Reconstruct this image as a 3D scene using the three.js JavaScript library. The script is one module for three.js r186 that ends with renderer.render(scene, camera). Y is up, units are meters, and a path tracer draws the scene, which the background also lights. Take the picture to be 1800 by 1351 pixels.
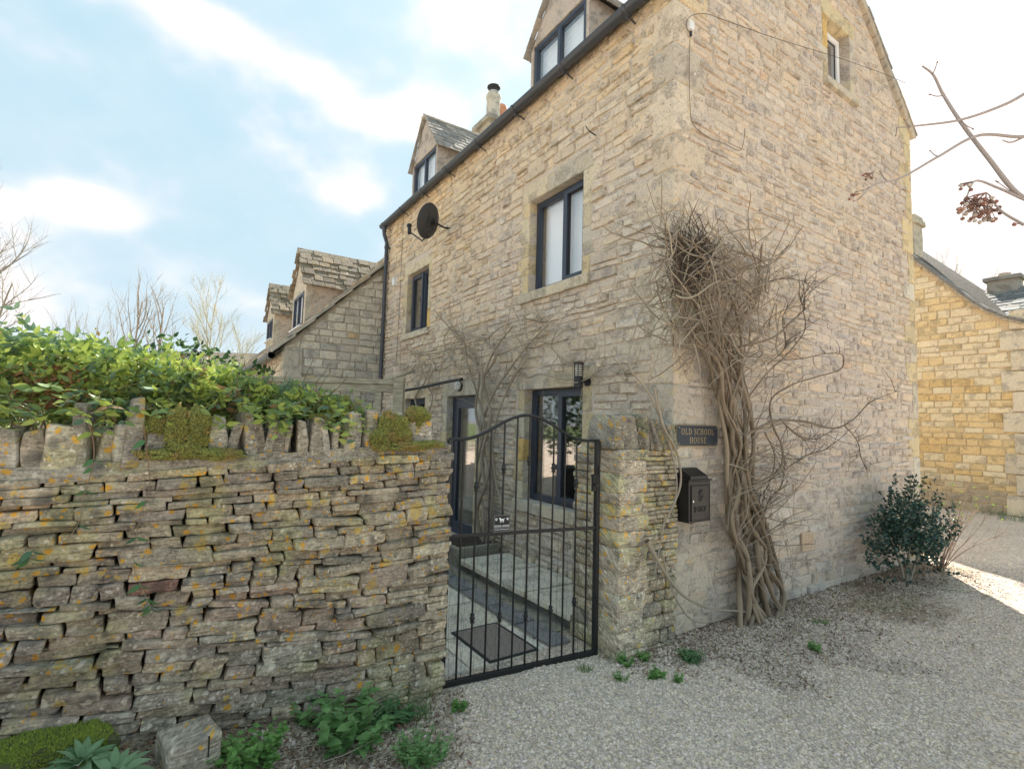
import * as THREE from 'three';
import { mergeGeometries, mergeVertices, toCreasedNormals } from 'three/addons/utils/BufferGeometryUtils.js';
import { RoundedBoxGeometry } from 'three/addons/geometries/RoundedBoxGeometry.js';

// ------------------------------------------------------------------ camera, sky, sun, exposure
const scene = new THREE.Scene();
const V = (x, y, z) => new THREE.Vector3(x, y, z);
const EYE = V(-3.32, 1.6, 2.70);
const FOCAL = 903.7, YAW = 0.583097, PITCH = 0.074974, ROLL = 0.027297;
const fwd = V(Math.sin(YAW) * Math.cos(PITCH), Math.sin(PITCH), -Math.cos(YAW) * Math.cos(PITCH));
const flat = V(Math.cos(YAW), 0, Math.sin(YAW)), upr = flat.clone().cross(fwd);
const right = flat.clone().multiplyScalar(Math.cos(ROLL)).addScaledVector(upr, Math.sin(ROLL));
const up = flat.clone().multiplyScalar(-Math.sin(ROLL)).addScaledVector(upr, Math.cos(ROLL));
const camera = new THREE.PerspectiveCamera(73.555, 4 / 3, 0.05, 400);
camera.position.copy(EYE); camera.up.copy(up); camera.lookAt(EYE.clone().add(fwd));
// surveyed directions: where a line of sight meets one of the planes that the place is built on
const sight = (px, py) => V(0, 0, 0).addScaledVector(right, (px - 900) / FOCAL).addScaledVector(up, -(py - 675.5) / FOCAL).add(fwd);
const onX = (px, py, X = 0) => { const d = sight(px, py); return EYE.clone().addScaledVector(d, (X - EYE.x) / d.x); };
const onY = (px, py, Y = 0) => { const d = sight(px, py); return EYE.clone().addScaledVector(d, (Y - EYE.y) / d.y); };
const onZ = (px, py, Z = 0) => { const d = sight(px, py); return EYE.clone().addScaledVector(d, (Z - EYE.z) / d.z); };
const away = (px, py, D) => EYE.clone().addScaledVector(sight(px, py), D);

const renderer = new THREE.WebGLRenderer({ antialias: true });
renderer.toneMapping = THREE.LinearToneMapping;
renderer.toneMappingExposure = 2.75;
renderer.shadowMap.enabled = true;

const SUN_AZ = 52 * Math.PI / 180, SUN_EL = 44 * Math.PI / 180;
const sunDir = V(Math.sin(SUN_AZ) * Math.cos(SUN_EL), Math.sin(SUN_EL), -Math.cos(SUN_AZ) * Math.cos(SUN_EL));
const sun = new THREE.DirectionalLight(new THREE.Color(1, 0.95, 0.87), 5);
sun.position.copy(sunDir).multiplyScalar(40); sun.castShadow = true;
Object.assign(sun.shadow.camera, { left: -18, right: 18, top: 18, bottom: -18, near: 1, far: 90 });
sun.shadow.mapSize.set(4096, 4096);
scene.add(sun); scene.add(sun.target);

// ------------------------------------------------------------------ chance and noise
function rng(s) { return () => { s |= 0; s = s + 0x6D2B79F5 | 0; let t = Math.imul(s ^ s >>> 15, 1 | s); t = t + Math.imul(t ^ t >>> 7, 61 | t) ^ t; return ((t ^ t >>> 14) >>> 0) / 4294967296; }; }
const clamp = (x, a = 0, b = 1) => x < a ? a : x > b ? b : x;
const sstep = (a, b, x) => { const t = clamp((x - a) / (b - a)); return t * t * (3 - 2 * t); };
const mix = (a, b, t) => a + (b - a) * t;
const hsh = (x, y, z) => { let h = Math.imul(x, 374761393) + Math.imul(y, 668265263) + Math.imul(z, 2147483647 - 1274126177) | 0; h = Math.imul(h ^ h >>> 13, 1274126177); h ^= h >>> 16; return (h >>> 0) / 4294967296; };
function n3(x, y, z) {
  const ix = Math.floor(x), iy = Math.floor(y), iz = Math.floor(z); let a = x - ix, b = y - iy, c = z - iz;
  a = a * a * (3 - 2 * a); b = b * b * (3 - 2 * b); c = c * c * (3 - 2 * c);
  const L = (p, q, t) => p + (q - p) * t;
  return L(L(L(hsh(ix, iy, iz), hsh(ix + 1, iy, iz), a), L(hsh(ix, iy + 1, iz), hsh(ix + 1, iy + 1, iz), a), b),
    L(L(hsh(ix, iy, iz + 1), hsh(ix + 1, iy, iz + 1), a), L(hsh(ix, iy + 1, iz + 1), hsh(ix + 1, iy + 1, iz + 1), a), b), c);
}
function fbm3(x, y, z, o = 4) { let s = 0, a = 0.5, t = 0; for (let i = 0; i < o; i++) { s += a * n3(x, y, z); t += a; a *= 0.5; x = x * 2.03 + 11.3; y = y * 2.03 + 5.7; z = z * 2.03 + 3.1; } return s / t; }
// periodic 2-D noise for textures that repeat
function p2(x, y, P, s) {
  const ix = Math.floor(x), iy = Math.floor(y); let a = x - ix, b = y - iy; a = a * a * (3 - 2 * a); b = b * b * (3 - 2 * b);
  const w = (k) => ((k % P) + P) % P, x0 = w(ix), x1 = w(ix + 1), y0 = w(iy), y1 = w(iy + 1);
  return mix(mix(hsh(x0, y0, s), hsh(x1, y0, s), a), mix(hsh(x0, y1, s), hsh(x1, y1, s), a), b);
}
function pf(u, v, P, s, o = 4) { let r = 0, a = 0.5, t = 0; for (let i = 0; i < o; i++) { r += a * p2(u * P, v * P, P, s + i * 17); t += a; a *= 0.5; P *= 2; } return r / t; }

// ------------------------------------------------------------------ the sky: pale spring blue with soft broken cloud
{
  const W = 2048, H = 1024, data = new Float32Array(W * H * 4);
  // banks of cloud seen from the lane: direction, half width and half height in radians, weight
  const banks = [[720, 212, .105, .034, 1.0], [630, 335, .07, .05, .6], [330, 32, .15, .03, .8], [150, 362, .062, .03, 1.0], [470, 530, .10, .03, .5], [540, 140, .09, .035, .45], [660, 110, .06, .03, .45],
    [1760, 60, .16, .07, .6], [1720, 330, .2, .12, .75], [1780, 480, .2, .06, .5], [1300, -200, .3, .2, .6], [30, 60, .08, .03, .4], [0, 355, .03, .018, .6], [780, 50, .07, .04, .6], [-500, 300, .3, .2, .8], [2300, 200, .3, .2, .8], [900, -500, .3, .2, .7]]
    .map(([x, y, rx, ry, w]) => ({ d: sight(x, y).normalize(), rx, ry, w }));
  for (const b of banks) { b.e = V(0, 1, 0).cross(b.d).normalize(); b.n = b.d.clone().cross(b.e).normalize(); }
  for (let r = 0; r < H; r++) {
    const el = ((r + .5) / H - .5) * Math.PI, y = Math.sin(el), ce = Math.cos(el);
    for (let c = 0; c < W; c++) {
      const az = ((c + .5) / W - .5) * 2 * Math.PI, x = Math.cos(az) * ce, z = Math.sin(az) * ce, o = (r * W + c) * 4;
      const h = Math.max(0, y), low = Math.exp(-h * 4.5);
      let R = mix(.20, .285, low), G = mix(.288, .33, low), B = mix(.342, .356, low);
      const cs = x * sunDir.x + y * sunDir.y + z * sunDir.z, glow = Math.pow(Math.max(0, cs), 10) * .12;
      R += glow; G += glow * .93; B += glow * .85;
      if (y > -.02) {
        const k = 1.6 / (h + .32);
        let s = fbm3(x * k * 1.5 + 3.2, z * k * 1.5 + 8.1, h * 2.2, 5) - .5;
        const fine = fbm3(x * 9 + 4, y * 13 + 1, z * 9 + 7, 5) - .5;
        let m = s * .6 + fine * 1.6 - .44;
        for (const b of banks) {
          const f = x * b.d.x + y * b.d.y + z * b.d.z; if (f < .7) continue;
          const u = (x * b.e.x + z * b.e.z) / b.rx, v = (x * b.n.x + y * b.n.y + z * b.n.z) / b.ry, q = u * u + v * v;
          if (q < 9) m += b.w * Math.exp(-q * .9);
        }
        const a = (.16 * sstep(-.6, .2, m) + .84 * sstep(-.2, .7, m)) * .95, thick = sstep(.25, 1.0, m), lit = .44 - .03 * thick * (1 - sstep(0, .5, fine + .2));
        R = mix(R, lit * 1.12, a); G = mix(G, lit * 1.0, a); B = mix(B, lit * .95, a);  // cloud tinted warm so that its light warms the shaded walls
      } else { R = .3; G = .28; B = .25; }
      data[o] = R; data[o + 1] = G; data[o + 2] = B; data[o + 3] = 1;
    }
  }
  const t = new THREE.DataTexture(data, W, H, THREE.RGBAFormat, THREE.FloatType);
  t.mapping = THREE.EquirectangularReflectionMapping; t.magFilter = t.minFilter = THREE.LinearFilter; t.needsUpdate = true;
  scene.background = t; scene.environment = t;
}
// ------------------------------------------------------------------ textures (grain, lichen, wear: what surfaces are made of)
function tex(W, H, f, srgb = true) {
  const d = new Uint8Array(W * H * 4), o = [0, 0, 0];
  for (let j = 0, i = 0; j < H; j++) for (let k = 0; k < W; k++, i += 4) { f((k + .5) / W, (j + .5) / H, o); for (let c = 0; c < 3; c++) { const x = clamp(o[c]); d[i + c] = 255 * (srgb ? (x <= .0031308 ? 12.92 * x : 1.055 * Math.pow(x, 1 / 2.4) - .055) : x); } d[i + 3] = 255; }
  const t = new THREE.DataTexture(d, W, H); t.colorSpace = srgb ? THREE.SRGBColorSpace : THREE.NoColorSpace;
  t.wrapS = t.wrapT = THREE.RepeatWrapping; t.magFilter = THREE.LinearFilter; t.minFilter = THREE.LinearMipmapLinearFilter; t.generateMipmaps = true; t.needsUpdate = true; return t;
}
const scaled = (t, s, s2 = s) => { const c = t.clone(); c.repeat.set(s, s2); c.needsUpdate = true; return c; };
// scattered spots on a repeating sheet: returns the strongest nearby spot
function spots(n, seed, rmin, rmax, where, asp = 1) {
  const r = rng(seed), C = 32, cells = Array.from({ length: C * C }, () => []);
  for (let i = 0; i < n; i++) {
    const s = { x: r(), y: r(), r: mix(rmin, rmax, Math.pow(r(), 2.2)), a: r() * 6.3, e: .55 + r() * .9 };
    if (where && r() > where(s.x, s.y)) continue;
    const k = Math.ceil(s.r * 1.6 * C);
    for (let a = -k; a <= k; a++) for (let b = -k; b <= k; b++) cells[((Math.floor(s.y * C) + a + C) % C) * C + (Math.floor(s.x * C) + b + C) % C].push(s);
  }
  return (u, v, w = 0) => {
    let best = 0;
    for (const s of cells[Math.min(C - 1, Math.floor(v * C)) * C + Math.min(C - 1, Math.floor(u * C))]) {
      let dx = u - s.x, dy = v - s.y; dx -= Math.round(dx); dy -= Math.round(dy); dy *= asp;
      const ca = Math.cos(s.a), sa = Math.sin(s.a), p = (dx * ca + dy * sa) * s.e, q = dy * ca - dx * sa, k = 1 - Math.sqrt(p * p + q * q) / s.r + w;
      if (k > best) best = k;
    }
    return best;
  };
}
const T = {};
{
  const pit = spots(900, 5, .002, .007), pale = spots(260, 6, .004, .022), rust = spots(26, 7, .012, .05);
  T.stone = tex(1024, 1024, (u, v, o) => {
    const a = pf(u, v, 6, 1, 5), g = pf(u, v, 90, 2, 3), w = (g - .5) * .9 + (a - .5) * 1.2;
    let l = .96 + (a - .5) * .26 + (g - .5) * .62; let r = l, gg = l, b = l;
    const wm = (pf(u, v, 9, 31, 3) - .5) * .5; r *= 1 + wm * .12; b *= 1 - wm * .34;
    const dk = 1 - .42 * sstep(.50, .66, pf(u, v, 11, 77, 5)) * sstep(.3, .58, g); r *= dk; gg *= dk; b *= dk * 1.02;
    const ru = sstep(.05, .6, rust(u, v, w * 1.4)) * .4 * sstep(.4, .56, g); r = mix(r, l * 1.1, ru); gg = mix(gg, l * .78, ru); b = mix(b, l * .36, ru);
    const p = sstep(.0, .3, pale(u, v, w)) * .5; r = mix(r, .98, p); gg = mix(gg, .97, p); b = mix(b, .93, p);
    const q = 1 - .5 * sstep(.1, .6, pit(u, v, 0)); o[0] = r * q; o[1] = gg * q; o[2] = b * q;
  });
  T.bump = tex(1024, 1024, (u, v, o) => { const a = pf(u, v, 14, 40, 6), q = pit(u, v, 0); o[0] = o[1] = o[2] = clamp(.5 + (a - .5) * 1.5 - .35 * sstep(.1, .7, q)); }, false);
}
{
  // the lane wall: 4.4 m by 2.2 m of weathered faces; white crusts low down, orange and yellow crusts higher up
  const wh = spots(19000, 11, .0004, .0024, (u, v) => .28 + .72 * sstep(.5, .12, v), .5), wh2 = spots(520, 12, .0012, .005, (u, v) => .1 + .7 * sstep(.5, .12, v), .5);
  const og = spots(3000, 13, .0005, .0032, (u, v) => .3 + .7 * sstep(.1, .5, v), .5), yl = spots(620, 14, .0012, .0075, (u, v) => .1 + .9 * sstep(.2, .5, v), .5), blk = spots(700, 15, .0015, .009, null, .5);
  T.dry = tex(2048, 1024, (u, v, o) => {
    const a = p2(u * 40, v * 20, 9999, 50) * .4 + p2(u * 90, v * 45, 9999, 51) * .35 + p2(u * 190, v * 95, 9999, 57) * .25, g = p2(u * 520, v * 260, 9999, 52) * .5 + p2(u * 1024, v * 512, 9999, 58) * .5, st = p2(u * 130, v * 400, 9999, 53), w = (g - .5) * .9 + (a - .5) * 1.2;
    let l = .74 + (a - .5) * .8 + (g - .5) * .7 + (st - .5) * .4, r = l * 1.02, G = l * .98, b = l * .93;
    const k = sstep(0, .5, blk(u, v, w)) * sstep(.3, .6, g + .1); r *= 1 - .5 * k; G *= 1 - .48 * k; b *= 1 - .46 * k;
    const gr = sstep(.54, .74, p2(u * 26, v * 13, 9999, 70) * .6 + a * .4) * .5; r *= 1 - gr * .1; b *= 1 - gr * .4;
    let s = sstep(0, .3, Math.max(wh(u, v, w * .4), wh2(u, v, w * .8))) * .78; r = mix(r, 1.32, s); G = mix(G, 1.32, s); b = mix(b, 1.3, s);
    s = sstep(0, .4, yl(u, v, w * 1.3)) * .7 * sstep(.3, .55, g + .1); r = mix(r, 1.2, s); G = mix(G, .93, s); b = mix(b, .2, s);
    s = sstep(0, .3, og(u, v, w * .8)) * .85; r = mix(r, 1.35, s); G = mix(G, .78, s); b = mix(b, .08, s);
    o[0] = r * .70; o[1] = G * .685; o[2] = b * .675;
  });
  T.dryBump = tex(1024, 1024, (u, v, o) => { const a = pf(u, v, 20, 80, 6), s = p2(u * 20, v * 90, 9999, 81) * .5 + p2(u * 40, v * 180, 9999, 82) * .3; o[0] = o[1] = o[2] = clamp(.1 + a * .6 + s * .4); }, false);
}
{
  const peb = (n, s, a, b) => spots(n, s, a, b), g1 = peb(5200, 21, .004, .011), g2 = peb(2600, 22, .006, .016);
  T.gravel = tex(1024, 1024, (u, v, o) => {
    const a = pf(u, v, 5, 91, 5), g = pf(u, v, 128, 92, 3), c = pf(u, v, 60, 95, 2); const k = Math.max(g1(u, v, 0), g2(u, v, 0));
    let l = .86 + (a - .5) * .16 + (g - .5) * .42 + (c - .5) * .22; l *= mix(.70, 1.04, sstep(.02, .3, k));
    const w = pf(u, v, 40, 93, 2) - .5; o[0] = l * (1 + w * .12); o[1] = l; o[2] = l * (1 - w * .3);
  });
  T.gravelBump = tex(1024, 1024, (u, v, o) => { const k = Math.max(g1(u, v, 0), g2(u, v, 0) * 1.2); o[0] = o[1] = o[2] = clamp(.1 + Math.sqrt(k) * .7 + pf(u, v, 128, 96, 2) * .25); }, false);
  T.wood = tex(512, 512, (u, v, o) => { const a = p2(u * 6, v * 90, 9999, 101), b = p2(u * 18, v * 260, 9999, 102), c = pf(u, v, 5, 103, 4); const l = .62 + (a - .5) * .4 + (b - .5) * .3 + (c - .5) * .4; o[0] = l; o[1] = l * .98; o[2] = l * .94; });
}
// ------------------------------------------------------------------ materials
const lin = (r, g, b) => new THREE.Color().setRGB(r, g, b);
const mat = (o) => new THREE.MeshStandardMaterial({ roughness: .9, metalness: 0, side: THREE.DoubleSide, ...o });
const M = {
  stone: mat({ map: T.stone, bumpMap: T.bump, bumpScale: .008, vertexColors: true, roughness: .95 }),
  mortar: mat({ color: lin(.60, .52, .43), map: T.stone, bumpMap: T.bump, bumpScale: .006, roughness: 1 }),
  dry: mat({ map: T.dry, bumpMap: scaled(T.dryBump, 5, 2.5), bumpScale: .018, vertexColors: true, roughness: .95 }),
  backing: mat({ color: lin(.10, .085, .065), roughness: 1 }),
  render: mat({ color: lin(.50, .43, .36), map: T.stone, bumpMap: T.bump, bumpScale: .012, roughness: 1 }),
  tile: mat({ map: T.stone, bumpMap: T.bump, bumpScale: .006, vertexColors: true, roughness: .95 }),
  black: mat({ color: lin(.012, .012, .013), roughness: .42 }),
  blackRough: mat({ color: lin(.02, .021, .023), roughness: .6 }),
  frame: mat({ color: lin(.032, .042, .065), roughness: .38 }),
  gutter: mat({ color: lin(.05, .055, .068), roughness: .4 }),
  upvc: mat({ color: lin(.8, .8, .8), roughness: .35 }),
  whitePlastic: mat({ color: lin(.75, .75, .73), roughness: .4 }),
  blind: mat({ color: lin(.88, .89, .90), roughness: .9 }),
  room: mat({ color: lin(.42, .40, .37), roughness: 1 }),
  steel: mat({ color: lin(.5, .5, .5), roughness: .35, metalness: 1 }),
  dark: mat({ color: lin(.02, .02, .02), roughness: .9 }),
  glass: new THREE.MeshPhysicalMaterial({ color: 0xffffff, transmission: 1, thickness: 0, roughness: 0.02, ior: 2.333, side: THREE.DoubleSide }),
  fenceWood: mat({ color: lin(.55, .50, .38), map: T.wood, bumpMap: T.wood, bumpScale: .002, roughness: .9 }),
  bark: mat({ vertexColors: true, roughness: .95 }),
  leaf: new THREE.MeshPhysicalMaterial({ color: 0xffffff, roughness: .7, transmission: .45, thickness: 0, side: THREE.DoubleSide, ior: 1.35 }),
  leafV: new THREE.MeshPhysicalMaterial({ color: 0xffffff, vertexColors: true, roughness: .75, transmission: .3, thickness: 0, side: THREE.DoubleSide, ior: 1.35 }),
  glossLeaf: mat({ roughness: .35 }),
  bits: mat({ roughness: .95 }),
};
// ------------------------------------------------------------------ names and things
const taken = new Map();
const numbered = (n) => { const k = taken.get(n) ?? 0; taken.set(n, k + 1); return k ? n + '_' + String(k).padStart(3, '0') : n; };
function shade(o) { o.traverse((m) => { if (m.isMesh) { m.castShadow = true; m.receiveShadow = true; } }); return o; }
function thing(name, label, category, pos = [0, 0, 0], turn = 0, group) {
  const o = new THREE.Group(); o.name = numbered(name); o.position.set(...pos); o.rotation.y = turn; o.userData = { label, category }; if (group) o.userData.group = group; scene.add(o); return o;
}
function part(name, geo, m, parent, kind) { const o = new THREE.Mesh(geo, m); o.name = name; if (kind) o.userData.kind = kind; o.castShadow = o.receiveShadow = true; parent.add(o); return o; }
function sub(name, parent, pos = [0, 0, 0], turn = 0) { const o = new THREE.Group(); o.name = name; o.position.set(...pos); o.rotation.y = turn; parent.add(o); return o; }
function single(name, geo, m, label, category, group) { const o = part(numbered(name), geo, m, scene); o.userData = { label, category }; if (group) o.userData.group = group; return o; }
function structure(name, geo, m) { const o = part(name, geo, m, scene); o.userData = { kind: 'structure', label: name.replace(/_/g, ' ') }; return o; }
// ------------------------------------------------------------------ geometry helpers
const paint = (g, c) => { const n = g.attributes.position.count, a = new Float32Array(n * 3); for (let i = 0; i < n; i++) { a[i * 3] = c.r ?? c[0]; a[i * 3 + 1] = c.g ?? c[1]; a[i * 3 + 2] = c.b ?? c[2]; } g.setAttribute('color', new THREE.BufferAttribute(a, 3)); return g; };
// uv in metres: front face x-y, the sides run on along z
function metre(g, du = 0, dv = 0, s = 1, sv = s) { const p = g.attributes.position, a = new Float32Array(p.count * 2); for (let i = 0; i < p.count; i++) { a[i * 2] = (p.getX(i) + .71 * p.getZ(i) + du) * s; a[i * 2 + 1] = (p.getY(i) + .53 * p.getZ(i) + dv) * sv; } g.setAttribute('uv', new THREE.BufferAttribute(a, 2)); return g; }
const join = (list) => { const l = list.map((g) => { if (!g.index) { const n = g.attributes.position.count; g.setIndex([...Array(n).keys()]); } for (const k of Object.keys(g.attributes)) if (!['position', 'normal', 'uv', 'color'].includes(k)) g.deleteAttribute(k); if (!g.attributes.uv) metre(g); return g; }); const c = l.some((g) => g.attributes.color); if (c) l.forEach((g) => g.attributes.color || paint(g, [1, 1, 1])); return l.length === 1 ? l[0] : mergeGeometries(l, false); };
const box = (w, h, d, x = 0, y = 0, z = 0) => new THREE.BoxGeometry(w, h, d).translate(x, y, z);
const rbox = (w, h, d, x = 0, y = 0, z = 0, r = .006, s = 2) => new RoundedBoxGeometry(w, h, d, s, Math.min(r, w / 2.1, h / 2.1, d / 2.1)).translate(x, y, z);
const cyl = (r0, r1, h, x = 0, y = 0, z = 0, n = 14) => new THREE.CylinderGeometry(r1, r0, h, n).translate(x, y, z);
// a hewn block: rounded, uneven, welded
function block(w, h, d, o = {}) {
  const { seg = [4, 3, 2], r = .012, amp = .006, freq = 9, seed = 0, flatShade = false, taper = 0, skew = 0 } = o;
  let g = new THREE.BoxGeometry(w, h, d, ...seg); g.deleteAttribute('uv'); g.deleteAttribute('normal'); g = mergeVertices(g, 1e-5);
  const p = g.attributes.position, half = [w / 2, h / 2, d / 2], v = [0, 0, 0], rr = half.map((k) => Math.min(r, k * .8));
  for (let i = 0; i < p.count; i++) {
    v[0] = p.getX(i); v[1] = p.getY(i); v[2] = p.getZ(i);
    for (let k = 0; k < 3; k++) { const n = seg[k], j = Math.round((v[k] / half[k] + 1) / 2 * n); if (n >= 3) v[k] = j === 0 ? -half[k] : j === n ? half[k] : mix(-half[k] + rr[k], half[k] - rr[k], (j - 1) / (n - 2)); }
    const c = v.map((x, k) => clamp(x, -half[k] + rr[k], half[k] - rr[k])), e = v.map((x, k) => (x - c[k]) / rr[k]), l = Math.hypot(...e) || 1;
    if (l > 1) for (let k = 0; k < 3; k++) v[k] = c[k] + e[k] / l * rr[k];
    const s = seed * 7.31, q = freq;
    const dx = (fbm3(v[0] * q + s, v[1] * q + 3, v[2] * q, 3) - .5) * 2, dy = (fbm3(v[0] * q + 9 + s, v[1] * q, v[2] * q + 5, 3) - .5) * 2, dz = (fbm3(v[0] * q * 1.6 + 2, v[1] * q * 1.6 + s, v[2] * q + 8, 3) - .5) * 2;
    v[0] += dx * amp + skew * v[1]; v[1] += dy * amp * .8; v[2] += dz * amp;
    if (taper) v[1] *= 1 - taper * (v[0] / w);
    p.setXYZ(i, v[0], v[1], v[2]);
  }
  if (flatShade) { g = g.toNonIndexed(); } g.computeVertexNormals(); return g;
}
// a tube along points with its own radii (bark, cable, wire)
function tube(pts, r0, r1 = r0, sides = 5, col, col1) {
  const n = pts.length, pos = [], nor = [], uv = [], idx = [], cc = []; let u = null, len = 0;
  for (let i = 0; i < n; i++) {
    const a = pts[Math.max(0, i - 1)], b = pts[Math.min(n - 1, i + 1)], t = b.clone().sub(a).normalize();
    if (!u) { u = Math.abs(t.y) < .9 ? V(0, 1, 0).cross(t) : V(1, 0, 0).cross(t); u.normalize(); } else { u.addScaledVector(t, -u.dot(t)); if (u.lengthSq() < 1e-8) u = V(t.y, t.z, t.x); u.normalize(); }
    const w = t.clone().cross(u); let r = mix(r0, r1, i / (n - 1)); if (r > .006 && sides > 5 && col) r *= 1 + (n3(pts[i].x * 30, pts[i].y * 14, pts[i].z * 30) - .5) * .5; if (i) len += pts[i].distanceTo(pts[i - 1]);
    for (let k = 0; k <= sides; k++) { const q = k / sides * 2 * Math.PI, x = Math.cos(q), y = Math.sin(q); const nx = u.x * x + w.x * y, ny = u.y * x + w.y * y, nz = u.z * x + w.z * y; pos.push(pts[i].x + nx * r, pts[i].y + ny * r, pts[i].z + nz * r); nor.push(nx, ny, nz); uv.push(k / sides * .1, len); if (col) { const f = i / (n - 1), e = col1 ?? col; cc.push(mix(col[0], e[0], f), mix(col[1], e[1], f), mix(col[2], e[2], f)); } }
  }
  for (let i = 0; i < n - 1; i++) for (let k = 0; k < sides; k++) { const a = i * (sides + 1) + k, b = a + sides + 1; idx.push(a, a + 1, b, b, a + 1, b + 1); }
  const g = new THREE.BufferGeometry(); g.setAttribute('position', new THREE.Float32BufferAttribute(pos, 3)); g.setAttribute('normal', new THREE.Float32BufferAttribute(nor, 3)); g.setAttribute('uv', new THREE.Float32BufferAttribute(uv, 2)); if (col) g.setAttribute('color', new THREE.Float32BufferAttribute(cc, 3)); g.setIndex(idx); return g;
}
const curve = (pts, n) => new THREE.CatmullRomCurve3(pts, false, 'centripetal').getPoints(n);
// a leaf: two halves folded along the rib, drooping to its tip; 8 faces
function leafGeo(L, W, fold = .25, droop = .2, teeth = 0) {
  const xs = [0, .28, .62, 1], ws = [.12, 1, .8, 0], pos = [], idx = [];
  for (let i = 0; i < 4; i++) { const y = xs[i] * L, dz = -droop * L * xs[i] * xs[i], w = ws[i] * W / 2; pos.push(-w, y, dz + fold * w, 0, y, dz, w, y, dz + fold * w); }
  for (let i = 0; i < 3; i++) { const a = i * 3, b = a + 3; idx.push(a, a + 1, b, a + 1, b + 1, b, a + 1, a + 2, b + 1, a + 2, b + 2, b + 1); }
  const g = new THREE.BufferGeometry(); g.setAttribute('position', new THREE.Float32BufferAttribute(pos, 3)); g.setIndex(idx); g.computeVertexNormals(); return metre(g);
}
// copies of a small piece spread by matrices, as one body of growth
function scatter(name, geo, m, mats, cols, parent, kind = 'stuff') {
  const o = new THREE.InstancedMesh(geo, m, mats.length); o.name = name; mats.forEach((k, i) => { o.setMatrixAt(i, k); o.setColorAt(i, cols[i]); }); o.castShadow = o.receiveShadow = true; o.userData.kind = kind; parent.add(o); return o;
}
const _q = new THREE.Quaternion(), _s = V(1, 1, 1);
const place = (p, q, s) => new THREE.Matrix4().compose(p, q, typeof s === 'number' ? _s.clone().setScalar(s) : s);
const aim = (dir, roll = 0) => { const d = dir.clone().normalize(), q = new THREE.Quaternion().setFromUnitVectors(V(0, 1, 0), d); return q.multiply(new THREE.Quaternion().setFromAxisAngle(V(0, 1, 0), roll)); };
// ------------------------------------------------------------------ the lane
const gy = (x, z) => { const a = Math.max(0, -2.25 - x), up1 = .2 * (Math.sqrt(a * a + .05) - Math.sqrt(.05)) * sstep(3, .6, z); return Math.min(up1, .9) + (x > 11 ? 0 : .015 * Math.sin(x * .9) * Math.sin(z * .7 + 1) * sstep(.2, 1.5, z)); };
const litterAt = (x, z) => { // where leaf mould and soil lie on the gravel
  const n = fbm3(x * 2.2, z * 2.2, 4, 4) - .5;
  let a = 0;
  if (x > -.1) { const reach = x < 1.6 ? .95 : mix(.95, .75, clamp((x - 1.6) / 2.6)); a = sstep(reach + .35, reach - .5, z + n * 1.3) * sstep(5.2, 4.4, x); }
  else if (x > -.75) a = sstep(.62, .15, z + n * .8 - .15 * (x + .75)) * sstep(-.85, -.55, x);
  a = Math.max(a, sstep(-1.85, -2.15, x + n * .5) * sstep(.55, .2, z + n * .5 + (x + 2) * .22 - .12));
  return a;
};
{
  const line = (lo, a, b, hi, fine, coarse) => { const r = []; let x = lo; while (x < a) { r.push(x); x += Math.max(fine, Math.min(coarse, (a - x) * .22)); } for (x = a; x < b; x += fine) r.push(x); x = b; while (x < hi) { r.push(x); x += Math.max(fine, Math.min(coarse, (x - b) * .22)); } r.push(hi); return r; };
  const xs = line(-110, -4.4, 6, 130, .045, 12), zs = line(-140, -.6, 2.4, 90, .045, 12), pos = [], uv = [], col = [], idx = [];
  for (const z of zs) for (const x of xs) {
    const inner = x > -4.6 && x < 7 && z > -.8 && z < 2.6, n = inner ? fbm3(x * 5, z * 5, 1, 3) - .5 : 0;
    pos.push(x, gy(x, z) + n * .022, z); uv.push(x / 1.25, z / 1.25);
    const far = Math.hypot(x, z) > 16 && !(z > -14 && x < 12), L = inner ? litterAt(x, z) : 0, grain = inner ? fbm3(x * 23, z * 23, 7, 2) : .5, t = L * sstep(.22, .6, grain + L * .18), mo = inner ? sstep(.64, .74, fbm3(x * 1.7 + 9, z * 1.7, 2, 4)) * .4 * sstep(2, .8, z) : 0, pa = fbm3(x * .7, z * .7, 3, 4) - .5;
    let c = [.85 + pa * .16, .68 + pa * .15, .545 + pa * .14];
    c = [mix(c[0], .36, t), mix(c[1], .28, t), mix(c[2], .195, t)]; c = [mix(c[0], .42, mo), mix(c[1], .42, mo), mix(c[2], .22, mo)];
    if (far) c = [.16, .2, .07];
    col.push(...c);
  }
  const nx = xs.length; for (let j = 0; j < zs.length - 1; j++) for (let i = 0; i < nx - 1; i++) { const a = j * nx + i; idx.push(a, a + nx, a + 1, a + 1, a + nx, a + nx + 1); }
  const g = new THREE.BufferGeometry(); g.setAttribute('position', new THREE.Float32BufferAttribute(pos, 3)); g.setAttribute('uv', new THREE.Float32BufferAttribute(uv, 2)); g.setAttribute('color', new THREE.Float32BufferAttribute(col, 3)); g.setIndex(idx); g.computeVertexNormals();
  structure('ground', g, mat({ map: T.gravel, bumpMap: T.gravelBump, bumpScale: .012, vertexColors: true, roughness: 1 }));
}
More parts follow.
